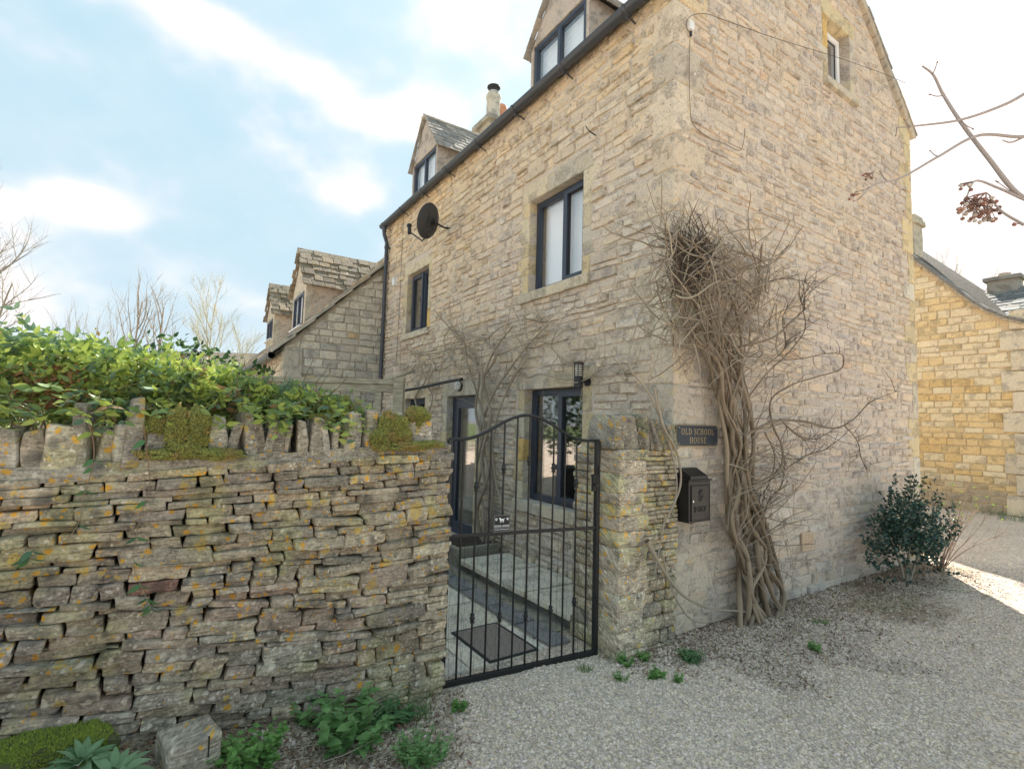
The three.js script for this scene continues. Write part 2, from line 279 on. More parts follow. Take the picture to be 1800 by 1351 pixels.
// ------------------------------------------------------------------ coursed rubble: faces that rise out of the pointing
function rubble({ u0, u1, v0, v1, holes = [], inside = () => true, seed = 1, hMin = .05, hMax = .118, wMin = .12, wMax = .46, joint = .012, amp = .016, tint, bow = .02, grid = [6, 4], lift = [.004, .016] }) {
  const r = rng(seed), out = []; let v = v0; let k = 0;
  while (v < v1) {
    const h = mix(hMin, hMax, Math.pow(r(), 1.2)); let spans = [[u0, u1]];
    for (const q of holes) if (Math.min(v + h, q[3]) - Math.max(v, q[2]) > .32 * h) spans = spans.flatMap(([a, b]) => q[0] >= b || q[1] <= a ? [[a, b]] : [[a, q[0]], [q[1], b]].filter(([c, d]) => d - c > .03));
    for (let [a, b] of spans) {
      let u = a - (a === u0 ? r() * .1 : 0);
      while (u < b - .02) {
        let w = Math.min(mix(wMin, wMax, Math.pow(r(), 1.5)) * (h < .08 ? 1.1 : 1), b - u); if (b - u - w < wMin * .6) w = b - u;
        const split = h > .1 && r() < .28 && w < .3, parts = split ? [[0, mix(.38, .62, r())], [0, 1]] : [[0, 1]];
        if (split) { parts[1][0] = parts[0][1]; }
        for (const [p0, p1] of parts) {
          const cu = u + w / 2, hh = h * (p1 - p0), cv = v + h * (p0 + p1) / 2 + bow * Math.sin(cu * 1.1 + k * .4);
          if (inside(cu, cv)) {
            const [nx, ny] = grid, pw = w - joint * mix(.6, 1.3, r()), ph = hh - joint * mix(.5, 1.2, r()), lf = mix(lift[0], lift[1], Math.pow(r(), 1.6)), s = r() * 100, tilt = (r() - .5) * .22, tip = (r() - .5) * .10, round = mix(.05, .42, r()), pos = [], uvs = [], idx = [];
            const ex = Math.min(.3, .011 / (pw / 2)), ey = Math.min(.35, .009 / (ph / 2)), AX = [-1, -1 + ex, -.42, .03, .45, 1 - ex, 1], BY = [-1, -1 + ey, .05, 1 - ey, 1];
            for (let j = 0; j <= ny; j++) for (let i = 0; i <= nx; i++) {
              const a2 = AX[i], b2 = BY[j];
              const ed = Math.max(Math.abs(a2), Math.abs(b2)), x0 = a2 * Math.sqrt(1 - round * .5 * b2 * b2), y0 = b2 * Math.sqrt(1 - round * .35 * a2 * a2);
              const n = fbm3(x0 * pw * 13 + s, y0 * ph * 22 + s, s, 3) - .5, n2 = fbm3(x0 * pw * 9 + s + 40, y0 * ph * 9, s, 2) - .5;
              let x = x0 * pw / 2 + n2 * .018, y = y0 * ph / 2 + x * tip + n * .014, z = ed > .99 ? -.012 : lf + n * amp * 1.6 + tilt * y0 * ph * .5;
              if (ed <= .99) z = Math.max(z, -.002);
              pos.push(x, y, z); uvs.push((x + cu) / 1.1 + s * .13, (y + cv) / 1.1 + s * .07);
            }
            for (let j = 0; j < ny; j++) for (let i = 0; i < nx; i++) { const a3 = j * (nx + 1) + i, b3 = a3 + nx + 1; if ((i + j) & 1) idx.push(a3, a3 + 1, b3, a3 + 1, b3 + 1, b3); else idx.push(a3, a3 + 1, b3 + 1, a3, b3 + 1, b3); }
            let g = new THREE.BufferGeometry(); g.setAttribute('position', new THREE.Float32BufferAttribute(pos, 3)); g.setAttribute('uv', new THREE.Float32BufferAttribute(uvs, 2)); g.setIndex(idx); g = toCreasedNormals(g, .35); paint(g, tint(r, cu, cv));
            out.push({ u: cu, v: cv, w: pw, h: ph, g });
          }
        }
        u += w;
      }
    }
    v += h; k++;
  }
  return out;
}
// rank by how large each shows from the lane; the largest are pieces of their own, the rest one body
function lay(list, frame, parents, most, restName) {
  const m = new THREE.Matrix4();
  for (const s of list) {
    const P = V(s.u, s.v, .02).applyMatrix4(frame[s.wall].matrixWorld), d = P.clone().sub(EYE), dep = d.dot(fwd), n = V(0, 0, 1).transformDirection(frame[s.wall].matrixWorld), X = d.dot(right) / dep * FOCAL, Y = d.dot(up) / dep * FOCAL;
    s.show = dep > .1 && Math.abs(X) < 900 && Math.abs(Y) < 676 ? s.w * s.h * Math.max(0, -n.dot(d)) / d.length() / (dep * dep) : 0;
  }
  const order = [...list].sort((a, b) => b.show - a.show); const rest = {};
  order.forEach((s, i) => {
    if (i < most && s.show > 0) { const o = part('stone', s.g, s.m ?? M.stone, parents[s.wall]); o.position.set(s.u, s.v, 0); }
    else { (rest[s.wall] ??= []).push(s.g.translate(s.u, s.v, 0)); }
  });
  for (const w in rest) part(restName, mergeGeometries(rest[w]), list.find((s) => s.wall == w).m ?? M.stone, parents[w], 'stuff');
}
// colours of the local limestone
const pick = (r, table) => { let t = r() * table.reduce((a, b) => a + b[0], 0); for (const [w, c] of table) { if ((t -= w) <= 0) return c; } return table[0][1]; };
const vary = (r, c, k = .12) => { const f = 1 + (r() - .5) * 2 * k, h = (r() - .5) * k * .5; return [c[0] * f * (1 + h), c[1] * f, c[2] * f * (1 - h)]; };
const COTS = [[6, [.70, .59, .44]], [4, [.64, .55, .43]], [3, [.69, .555, .38]], [2, [.54, .475, .39]], [1.4, [.72, .555, .34]], [.14, [.68, .43, .22]], [1.0, [.44, .39, .335]], [1.8, [.74, .66, .53]]];
const house = thing('stone_house', 'tall honey limestone house with grey windows, seen at its corner', 'house');
const frontWall = sub('front_wall', house, [0, 0, 0], -Math.PI / 2), gableWall = sub('gable_wall', house);
house.updateMatrixWorld(true);
const HW = 4.85, HL = 7.0, EAVE = 5.42, EAVER = 5.72, RIDGE = 7.75;
// openings: [z0, z1, y0, y1] on the front, [x0, x1, y0, y1] on the gable
const UPW = [-2.05, -1.12, 3.08, 4.16], SMW = [-5.75, -4.85, 3.08, 4.13], LOW = [-2.06, -1.08, .76, 1.98], DOOR = [-4.02, -3.16, .05, 1.96], SIDE = [-5.62, -4.80, .70, 1.96], GABW = [2.62, 3.16, 5.56, 6.33];
{
  const wallShape = (pts, holes) => { const s = new THREE.Shape(pts.map((p) => new THREE.Vector2(...p))); for (const [a, b, c, d] of holes) s.holes.push(new THREE.Path([[a, c], [a, d], [b, d], [b, c]].map((p) => new THREE.Vector2(...p)))); return s; };
  let g = new THREE.ExtrudeGeometry(wallShape([[-HL, -.3], [0, -.3], [0, EAVE], [-HL, EAVE]], [UPW, SMW, LOW, DOOR, SIDE]), { depth: .42, bevelEnabled: false }).translate(0, 0, -.42);
  part('pointing', metre(g, 0, 0, 1 / 1.3), M.mortar, frontWall);
  g = new THREE.ExtrudeGeometry(wallShape([[.42, -.3], [HW, -.3], [HW, EAVER + .02], [HW / 2, RIDGE - .05], [0, EAVE], [.42, EAVE]].filter(Boolean), [GABW]), { depth: .42, bevelEnabled: false }).translate(0, 0, -.42);
  const g2 = new THREE.BufferGeometry(); g2.setAttribute('position', new THREE.Float32BufferAttribute([0, -.3, .0005, .43, -.3, .0005, .43, EAVE, .0005, 0, EAVE, .0005], 3)); g2.setIndex([0, 1, 2, 0, 2, 3]); g2.computeVertexNormals();
  part('pointing', metre(join([metre(g), metre(g2)]), .3, 0, 1 / 1.3), M.mortar, gableWall);
  // the two walls that the lane does not see
  part('rear_wall', metre(box(.4, EAVER + .3, HL - .43, HW - .2, EAVER / 2 - .15, -HL / 2 - .21)), M.mortar, house);
  g = new THREE.ExtrudeGeometry(wallShape([[.43, -.3], [HW - .41, -.3], [HW - .41, EAVE], [HW / 2, RIDGE - .3], [.43, EAVE]], []), { depth: .4, bevelEnabled: false }).translate(0, 0, -HL);
  part('end_wall', metre(g), M.mortar, house);
  part('upper_floor', box(HW - .84, .2, HL - .84, HW / 2, 2.55, -HL / 2), M.room, house);
  part('attic_floor', box(HW - .84, .2, HL - .84, HW / 2, 5.2, -HL / 2), M.room, house);
  part('ground_floor', box(HW - .84, .1, HL - .84, HW / 2, .02, -HL / 2), M.room, house);
  const grow = ([a, b, c, d], l, r2, dn, u) => [a - l, b + r2, c - dn, d + u];
  const calm = (c, m) => c.map((x, i) => mix(x, m[i], .6));
  const tintF = (r, u, v) => { const k = fbm3(u * .8, v * .8, 3, 3) - .5; let c = calm(vary(r, pick(r, COTS), .2), [.635, .53, .415]); const hi = sstep(3.6, 5.2, v) * .5 + k * .9; return [c[0] * (1 + hi * .05), c[1] * (1 - hi * .02), c[2] * (1 - hi * .22)]; };
  const tintG = (r, u, v) => { const k = fbm3(u * .7 + 9, v * .7, 6, 3) - .5; let c = calm(vary(r, pick(r, COTS), .2), [.61, .52, .43]); const gr = clamp(.5 + k * 1.6); return [c[0] * mix(1, .97, gr), c[1] * .97, c[2] * mix(.92, 1.02, gr)]; };
  const fr = rubble({ u0: -HL + .02, u1: -.2, v0: -.1, v1: EAVE - .03, seed: 21, tint: tintF, amp: .022, lift: [.005, .032], joint: .010, holes: [grow(UPW, .13, .13, .12, .2), grow(SMW, .13, .13, .12, .18), grow(LOW, .16, .16, .14, .19), grow(DOOR, .14, .14, .3, .18), grow(SIDE, .14, .14, .1, .16)] });
  const roofAt = (x) => x > HW / 2 ? mix(RIDGE, EAVER + .06, (x - HW / 2) / (HW / 2)) : mix(EAVE + .05, RIDGE, x / (HW / 2));
  const ga = rubble({ u0: .2, u1: HW - .16, v0: -.1, v1: 7.7, seed: 33, tint: tintG, amp: .017, hMin: .05, hMax: .115, wMin: .12, wMax: .42, lift: [.004, .020], joint: .012, holes: [grow(GABW, .13, .13, .1, .2)], inside: (u, v) => v < roofAt(u) - .14 });
  fr.forEach((s) => s.wall = 0); ga.forEach((s) => s.wall = 1);
  lay([...fr, ...ga], [frontWall, gableWall], [frontWall, gableWall], 300, 'rubble_stones');
  // quoins wrap the near corner, long on one face and then on the other
  const r = rng(8); let y = -.15, i = 0;
  const HS = [.30, .46, .34, .40, .24, .36, .30, .44, .28, .40, .36, .30, .46, .34, .38];
  while (y < EAVE - .05) {
    const h = Math.min(HS[i % HS.length], EAVE - y), lf = (i % 2 ? .22 : .40) + r() * .08, lg = (i % 2 ? .40 : .22) + r() * .06;
    const c = vary(r, pick(r, [[3, [.66, .555, .42]], [2, [.58, .50, .395]], [1.2, [.71, .61, .46]], [.8, [.64, .51, .33]]]), .08);
    const a = block(lf, h - .006, .2, { seg: [7, 7, 3], r: .02, amp: .011, freq: 9, seed: i + 3 }).translate(-lf / 2 + .012, 0, -.086);
    const b = block(lg, h - .006, .2, { seg: [7, 7, 3], r: .02, amp: .010, freq: 9, seed: i + 43 });
    const A = metre(a, i * .31, y, 1 / 1.2).rotateY(-Math.PI / 2), B = metre(b, i * .37, y, 1 / 1.2).translate(lg / 2 - .014, 0, -.088);
    const o = part('quoin', paint(join([A, B]), c), M.stone, house); o.position.y = y + h / 2; y += h; i++;
  }
  // quoins of the far gable edge
  y = -.1; i = 0;
  while (y < EAVER - .1) { const h = mix(.22, .5, r()), w = (i++ % 2 ? .16 : .32) + r() * .05; const c = vary(r, pick(r, [[2, [.64, .52, .31]], [2, [.60, .53, .41]], [1, [.66, .60, .48]]]), .08); const o = part('quoin', paint(metre(block(w, h - .012, .22, { seg: [4, 5, 3], r: .012, amp: .005, freq: 6, seed: i + 90 }), i * .4, y, 1 / 1.2), c), M.stone, house); o.position.set(HW - w / 2 + .012, y + h / 2, -.095); y += h; }
  // dressed stone round the openings
  const dress = (name, w, h, d, c, parent, p, seed, du = 0) => { const o = part(name, paint(metre(block(w, h, d, { seg: [5, 4, 3], r: .009, amp: .004, freq: 7, seed }), du, seed * .3, 1 / 1.2), c), M.stone, parent); o.position.set(...p); return o; };
  const golden = () => vary(r, pick(r, [[3, [.60, .49, .30]], [2, [.62, .53, .37]], [1, [.57, .50, .39]], [.5, [.70, .47, .17]]]), .08);
  function surround(O, parent, jw, lh, sill, depth = .24, seed = 1) {
    const [a, b, c, d] = O, W = b - a, out = .008;
    const n = W > .8 ? 2 : 1; const lw = W + jw * 2.2, cut = n === 2 ? mix(.4, .6, r()) : 1;
    dress('lintel', lw * cut - .006, lh, depth, golden(), parent, [a - jw * 1.1 + lw * cut / 2, d + lh / 2, out - depth / 2], seed);
    if (n === 2) dress('lintel', lw * (1 - cut) - .006, lh, depth, golden(), parent, [a - jw * 1.1 + lw * cut + lw * (1 - cut) / 2, d + lh / 2, out - depth / 2], seed + 1);
    for (const s of [-1, 1]) { let y = c - (sill ? 0 : .02), k = 0; while (y < d - .01) { const h = Math.min(mix(.16, .38, r()), d - y), w = (k++ % 2 ? jw * 1.5 : jw * .85); const hh = d - y - h < .1 ? d - y : h; dress('jamb_stone', w, hh - .007, depth, golden(), parent, [s < 0 ? a - w / 2 : b + w / 2, y + hh / 2, out - depth / 2], seed + k * 3 + (s > 0 ? 50 : 0)); y += hh; } }
    if (sill) { const sw = W + jw * 1.9, x0 = (a + b) / 2 - sw / 2, f = W > .8 ? mix(.3, .45, r()) : 1, g3 = [[0, f], [f, 1]].filter(([p, q]) => q > p); for (const [p, q] of g3) dress('sill', sw * (q - p) - .005, sill, .3, vary(r, [.56, .49, .37], .1), parent, [x0 + sw * (p + q) / 2, c - sill / 2 - .002, .055 - .15], seed + 70 + Math.round(p * 9)); }
  }
  surround(UPW, frontWall, .14, .2, .11, .24, 101); surround(SMW, frontWall, .13, .17, .1, .24, 131); surround(LOW, frontWall, .15, .2, .12, .24, 161); surround(DOOR, frontWall, .14, .19, 0, .24, 191); surround(SIDE, frontWall, .13, .17, .1, .24, 221); surround(GABW, gableWall, .12, .2, .09, .2, 251);
}
// ------------------------------------------------------------------ windows
function frameBars(w, h, t, d, y0 = 0) { return [rbox(w, t, d, 0, y0 + t / 2, 0, .004), rbox(w, t, d, 0, y0 + h - t / 2, 0, .004), rbox(t, h - 2 * t + .002, d, -w / 2 + t / 2, y0 + h / 2, 0, .004), rbox(t, h - 2 * t + .002, d, w / 2 - t / 2, y0 + h / 2, 0, .004)]; }
function pane(w, h, x, y, z, parent) { const o = part('pane', new THREE.PlaneGeometry(w, h), M.glass, parent); o.position.set(x, y, z); const o2 = part('pane', new THREE.PlaneGeometry(w, h), M.glass, parent); o2.position.set(x, y, z - .02); return o; }
// two lights: one fixed, one opening sash that stands proud
function casement(name, O, parent, turn, { m = M.frame, set = -.13, sash = 1, split = .5, blind = 0, slats = 1, curtain = 0, depth = .07, room = 2.0, at = null } = {}) {
  const [a, b, c, d] = O, w = b - a - .012, h = d - c - .012, win = sub(name, parent, [0, 0, 0], turn), t = .05;
  win.position.copy(at ?? V((a + b) / 2, c + .006, set).applyAxisAngle(V(0, 1, 0), turn));
  const mx = -w / 2 + w * split;
  part('frame', join([...frameBars(w, h, t, depth), rbox(t, h - 2 * t + .004, depth - .002, mx, h / 2, 0, .004)]), m, win);
  for (const [x0, x1, open] of [[-w / 2 + t, mx - t / 2, sash === 0], [mx + t / 2, w / 2 - t, sash === 1]]) {
    const ww = x1 - x0, hh = h - 2 * t;
    if (open) { const s = part('sash', join(frameBars(ww + .035, hh + .035, .055, .05, t - .0175)), m, win); s.position.set((x0 + x1) / 2, 0, .033); part('gasket', join(frameBars(ww - .075, hh - .075, .008, .012, t + .0375)), M.dark, win).position.set((x0 + x1) / 2, 0, .03); pane(ww - .07, hh - .07, (x0 + x1) / 2, h / 2, .025, win); }
    else { part('bead', join(frameBars(ww + .004, hh + .004, .018, .03, t - .002)), m, win).position.set((x0 + x1) / 2, 0, .012); pane(ww - .03, hh - .03, (x0 + x1) / 2, h / 2, .005, win); }
  }
  if (blind) part('blind', join([box(w - .04, h * blind, .006, 0, h - h * blind / 2 - .02, -.09), ...Array.from({ length: slats ? Math.round(h * blind / .06) : 1 }, (_, k) => box(w - .04, .003, .012, 0, h - .05 - k * .06, -.085))]), M.blind, win);
  if (curtain) part('curtain', join([-1, 1].map((s) => { const g = new THREE.PlaneGeometry(w * curtain, h, 14, 1); const p = g.attributes.position; for (let i = 0; i < p.count; i++) p.setZ(i, Math.sin(p.getX(i) * 90) * .018); g.computeVertexNormals(); return g.translate(s * (w / 2 - w * curtain / 2 - .02), h / 2, -.13); })), M.blind, win);
  return win;
}
const LEFT = -Math.PI / 2;
casement('window', UPW, house, LEFT, { blind: .985, slats: 0, split: .56 });  // white blind added here, stands in for sky reflected in the panes
casement('window', SMW, house, LEFT, { sash: 0, split: .56, curtain: .35 });
casement('window', LOW, house, LEFT, { split: .52 });
casement('window', SIDE, house, LEFT, { split: .5 });
casement('window', GABW, house, 0, { m: M.upvc, set: -.15, split: .02, curtain: .3 });
{ // the front door: grey frame, one tall pane
  const [a, b, c, d] = DOOR, w = b - a - .012, h = d - c - .01, g = sub('front_door', house, [.13, c + .004, (a + b) / 2], LEFT), t = .06;
  part('frame', join(frameBars(w, h, t, .08)), M.frame, g);
  part('door_leaf', join(frameBars(w - 2 * t + .01, h - 2 * t + .01, .11, .05, t - .005)), M.frame, g).position.z = .01;
  pane(w - 2 * t - .2, h - 2 * t - .2, 0, h / 2, .012, g);
  part('handle', join([rbox(.03, .2, .012, w / 2 - .11, .95, .045, .004), rbox(.1, .018, .018, w / 2 - .15, 1.0, .075, .006), rbox(.016, .016, .04, w / 2 - .11, 1.0, .06, .004)]), M.steel, g);
}
// ------------------------------------------------------------------ roofs of stone slates: each course a row of separate slates
const SLATE = [[3, [.30, .27, .22]], [2, [.37, .33, .26]], [1, [.24, .22, .20]], [1, [.44, .36, .24]]];
const flipX = (g) => { g.scale(-1, 1, 1); const i = g.index.array; for (let k = 0; k < i.length; k += 3) { const t = i[k]; i[k] = i[k + 1]; i[k + 1] = t; } return g; };
// rows of slates on a slope that starts at (x0, y0) and rises along +x' in a frame; run = along z
function slateRows({ n, len, depth, rise, w = .28, lap = .02, t = .022, seed = 1, tint = SLATE, jag = .01, skip = () => false }) {
  const r = rng(seed), rows = [];
  for (let k = 0; k < n; k++) {
    const f0 = k / n, f1 = (k + 1) / n, list = []; let u = -len / 2 - (k % 2 ? w * .5 : 0) - r() * .05; const dx = depth / n, dy = rise / n, sl = Math.hypot(dx, dy) + lap, tilt = Math.atan2(dy, dx);
    while (u < len / 2) {
      const ww = w * mix(.7, 1.25, r()), a = Math.max(u, -len / 2), b = Math.min(u + ww, len / 2); u += ww;
      if (b - a < .04) continue; const cu = (a + b) / 2; if (skip(cu, f0)) continue;
      const g = block(sl, t * mix(.8, 1.3, r()), b - a - .006, { seg: [3, 1, 3], r: .006, amp: .005, freq: 9, seed: r() * 99 });
      g.rotateZ(tilt - .06 + (r() - .5) * .03); g.translate(depth * (f0 + f1) / 2 - (r() * jag), rise * (f0 + f1) / 2 + t * .9, cu);
      const c = vary(r, pick(r, tint), .16); metre(g, cu + k * .3, k * .17, 1 / 1.2); const p = g.attributes.position, uvA = g.attributes.uv; for (let i = 0; i < p.count; i++) uvA.setXY(i, (p.getX(i) + k * .37) / 1.2, (p.getZ(i) + p.getY(i) * .4) / 1.2);
      list.push({ g: paint(g, c), k, cu });
    }
    rows.push(list);
  }
  return rows;
}
{
  // main roof: two slopes, each course one part
  const half = HW / 2, over = .12, slopeL = (RIDGE - EAVE) / half, slopeR = (RIDGE - EAVER) / half;
  const DORM = [[-2.62, -1.36], [-6.62, -5.28]];
  for (const side of [-1, 1]) {
    const slope = side < 0 ? slopeL : slopeR, ev = side < 0 ? EAVE : EAVER;
    const rows = slateRows({ n: 20, len: HL + .1, depth: half + over, rise: (half + over) * slope, w: .3, seed: side + 5, skip: (u, f) => side < 0 && f < .62 && f > .02 && DORM.some(([a, b]) => { const z = -HL / 2 - .0 + u + 0; return z > a && z < b; }) });
    const deck = part('roof_boarding', box(Math.hypot(half + over, (half + over) * slope), .03, HL + .06).rotateZ(Math.atan(slope)).translate((half + over) / 2, (half + over) * slope / 2 - .012, 0), mat({ color: lin(.36, .31, .24), map: T.stone, roughness: 1 }), house);
    deck.position.set(side < 0 ? -over : HW + over, ev - over * slope + .05, -HL / 2 + .02); if (side > 0) flipX(deck.geometry);
    part('roof_slates', join(rows.flat().map((q) => side > 0 ? flipX(q.g) : q.g)), M.tile, house, 'stuff').position.copy(deck.position);
  }
  for (let k = 0; k < 16; k++) { const o = part('ridge_stone', paint(metre(block(.24, .1, .43, { seg: [3, 3, 3], r: .03, amp: .004, seed: k + 300 })), [.42, .38, .3]), M.tile, house); o.position.set(half, RIDGE + .08, -.1 - k * .44); }
  // verge stones along the gable edge
  const slope = slopeR;
  for (let k = 0; k < 11; k++) { const f = (k + .5) / 11, L = Math.hypot(half + .1, (half + .1) * slope) / 11; const o = part('verge_stone', paint(metre(block(L - .004, .10, .2, { seg: [4, 3, 3], r: .01, amp: .005, seed: k + 330 }), k), vary(rng(k + 4), [.46, .40, .31], .12)), M.tile, house); o.position.set(HW + .1 - (half + .1) * f, EAVER - .03 - .1 * slope * .4 + (half + .1) * slope * f, -.045); o.rotation.z = -Math.atan(slope); }
  // gutter, brackets, downpipe
  const gz0 = -6.88, gz1 = .04, gx = -.13, gyy = 5.35;
  const prof = []; for (let i = 0; i <= 14; i++) { const a = Math.PI + i / 14 * Math.PI; prof.push([Math.cos(a) * .062, Math.sin(a) * .062]); } for (let i = 14; i >= 0; i--) { const a = Math.PI + i / 14 * Math.PI; prof.push([Math.cos(a) * .055, Math.sin(a) * .055]); }
  const gs = new THREE.Shape(prof.map((p) => new THREE.Vector2(...p)));
  const gut = part('gutter', new THREE.ExtrudeGeometry(gs, { depth: gz1 - gz0, bevelEnabled: false, curveSegments: 1 }), M.gutter, house); gut.position.set(gx, gyy, gz0); gut.geometry = toCreasedNormals(gut.geometry, .6);
  for (let k = 0; k < 8; k++) { const z = -.42 - k * .9; const o = part('gutter_bracket', join([new THREE.TorusGeometry(.065, .006, 5, 14, Math.PI).rotateZ(Math.PI).scale(1, 1, 3.6), box(.012, .012, .17, 0, 0, 0).rotateY(Math.PI / 2).rotateZ(-.3).translate(.07, -.085, 0), box(.014, .05, .014, -.0, -.085, 0)]), M.gutter, house); o.position.set(gx, gyy, z); }
  part('gutter_end', cyl(.064, .064, .012, 0, 0, 0, 20).rotateX(Math.PI / 2), M.gutter, house).position.set(gx, gyy - .004, gz1);
  part('gutter_union', new THREE.TorusGeometry(.064, .008, 6, 16, Math.PI).rotateZ(Math.PI).scale(1, 1, 6), M.gutter, house).position.set(gx, gyy, -4.08);
  part('gutter_outlet', join([new THREE.TorusGeometry(.064, .007, 6, 16, Math.PI).rotateZ(Math.PI).scale(1, 1, 8), cyl(.042, .042, .1, 0, -.1, 0, 14)]), M.gutter, house).position.set(gx, gyy, -6.74);
  const pipe = [V(gx, gyy - .1, -6.74), V(gx, gyy - .2, -6.74), V(-.07, gyy - .36, -6.74), V(-.07, 4, -6.74), V(-.07, 2.2, -6.74), V(-.07, .1, -6.74)];
  part('downpipe', tube([pipe[0], pipe[1], pipe[2], ...curve(pipe.slice(2), 10).slice(1)], .036, .036, 12), M.gutter, house);
  for (const y of [4.9, 3.2, 1.5]) part('pipe_clip', join([cyl(.044, .044, .05, 0, 0, 0, 14), box(.09, .03, .03, .05, 0, 0), box(.012, .03, .12, .068, 0, 0)]), M.gutter, house).position.set(-.07, y, -6.74);
  // roof dormers
  const dormer = (zc, w, fx, eaveY, apexY, y0, blind) => {
    const d = sub('dormer', house, [fx, 0, zc], -Math.PI / 2), hw = w / 2, ww = w - .1;
    const sh = new THREE.Shape([[-hw, y0], [hw, y0], [hw, eaveY], [0, apexY], [-hw, eaveY]].map((p) => new THREE.Vector2(...p))), wy0 = y0 + .1, wy1 = eaveY + .04;
    sh.holes.push(new THREE.Path([[-ww / 2, wy0], [-ww / 2, wy1], [ww / 2, wy1], [ww / 2, wy0]].map((p) => new THREE.Vector2(...p))));
    part('dormer_front', metre(new THREE.ExtrudeGeometry(sh, { depth: .14, bevelEnabled: false }).translate(0, 0, -.14), 0, 0, 1 / 1.1), M.render, d);
    const back = 1.7; for (const s of [-1, 1]) part('dormer_cheek', metre(box(.12, eaveY - y0 + .02, back, s * (hw - .062), (eaveY + y0) / 2, -.142 - back / 2), s, 0, 1 / 1.1), M.render, d);
    casement('dormer_window', [-ww / 2, ww / 2, wy0, wy1], d, 0, { set: -.05, blind, sash: 2, at: V(0, wy0 + .006, -.05) });
    for (const s of [-1, 1]) {
      const rr = slateRows({ n: 9, len: back + .3, depth: hw + .09, rise: (hw + .09) * (apexY - eaveY + .02) / hw, w: .19, t: .014, lap: .02, seed: 40 + s + zc, tint: [[3, [.40, .36, .31]], [1, [.46, .42, .36]], [1, [.34, .31, .27]]] });
      const g = join(rr.flat().map((q) => q.g)); g.translate(-(hw + .09), 0, 0); if (s > 0) flipX(g);
      part('dormer_slates', g, M.tile, d, 'stuff').position.set(0, eaveY - .055, -(back + .3) / 2 + .07);
    }
    part('dormer_ridge', paint(metre(block(.16, .07, back + .32, { seg: [3, 3, 6], r: .03, amp: .004, seed: zc })), [.46, .42, .34]), M.tile, d).position.set(0, apexY + .03, -(back + .3) / 2 + .07);
  };
  dormer(-1.98, 1.12, .3, 6.42, 7.12, 5.45, .98); dormer(-5.94, 1.12, .3, 6.46, 7.2, 5.45, .98);
  // chimney stack on the far end of the ridge
  const ch = sub('chimney', house, [2.42, -.2, -7.0]);
  part('stack', paint(metre(block(.62, 1.5, .62, { seg: [4, 5, 4], r: .015, amp: .008, seed: 77 }), 0, 0, 1 / 1.2), [.50, .44, .34]), M.stone, ch).position.y = 7.72;
  part('chimney_cap', paint(metre(block(.78, .12, .78, { seg: [4, 3, 4], r: .02, amp: .006, seed: 78 })), [.44, .40, .32]), M.stone, ch).position.y = 8.5;
  const lathe = (pts) => new THREE.LatheGeometry(pts.map((p) => new THREE.Vector2(...p)), 18);
  part('chimney_pot', paint(metre(lathe([[.17, 0], [.155, .1], [.15, .5], [.17, .54], [.17, .6], [.13, .62], [.13, .68], [.11, .70], [.1, .68]])), [.62, .57, .46]), M.stone, ch).position.set(-.12, 8.55, .1);
  part('cowl', join([lathe([[.0, .11], [.15, .095], [.15, .08], [.02, 0], [0, 0]]), cyl(.11, .11, .1, 0, 0, 0)]), M.blackRough, ch).position.set(-.12, 9.27, .1);
  part('clay_pot', lathe([[.14, 0], [.13, .5], [.155, .52], [.155, .58], [.12, .58], [.11, .1]]), mat({ color: lin(.55, .27, .16), roughness: .8 }), ch).position.set(.2, 8.55, -.12);
}
// ------------------------------------------------------------------ the dry stone wall along the lane
const WX0 = -6.6, WX1 = -1.86, WZ = -.15, WT = .44;
const bed = (x) => 1.445 - .05 * Math.max(0, -1.9 - x) - .012 * Math.max(0, -3.8 - x);
const foot = (x) => gy(x, 0) - .06;
const dryUV = (g, p) => { const q = g.attributes.position, a = new Float32Array(q.count * 2); for (let i = 0; i < q.count; i++) { a[i * 2] = (q.getX(i) + p[0] + .6 * q.getZ(i) + 6.3) / 4.4; a[i * 2 + 1] = (q.getY(i) + p[1] + .5 * q.getZ(i) + .1) / 2.2; } g.setAttribute('uv', new THREE.BufferAttribute(a, 2)); return g; };
const shows = (P) => { const d = P.clone().sub(EYE), k = d.dot(fwd); return k > .1 && Math.abs(d.dot(right) / k * FOCAL) < 930 && Math.abs(d.dot(up) / k * FOCAL) < 700; };
const dryWall = thing('dry_stone_wall', 'dry stone boundary wall with orange lichen and upright coping, left of the gate', 'wall');
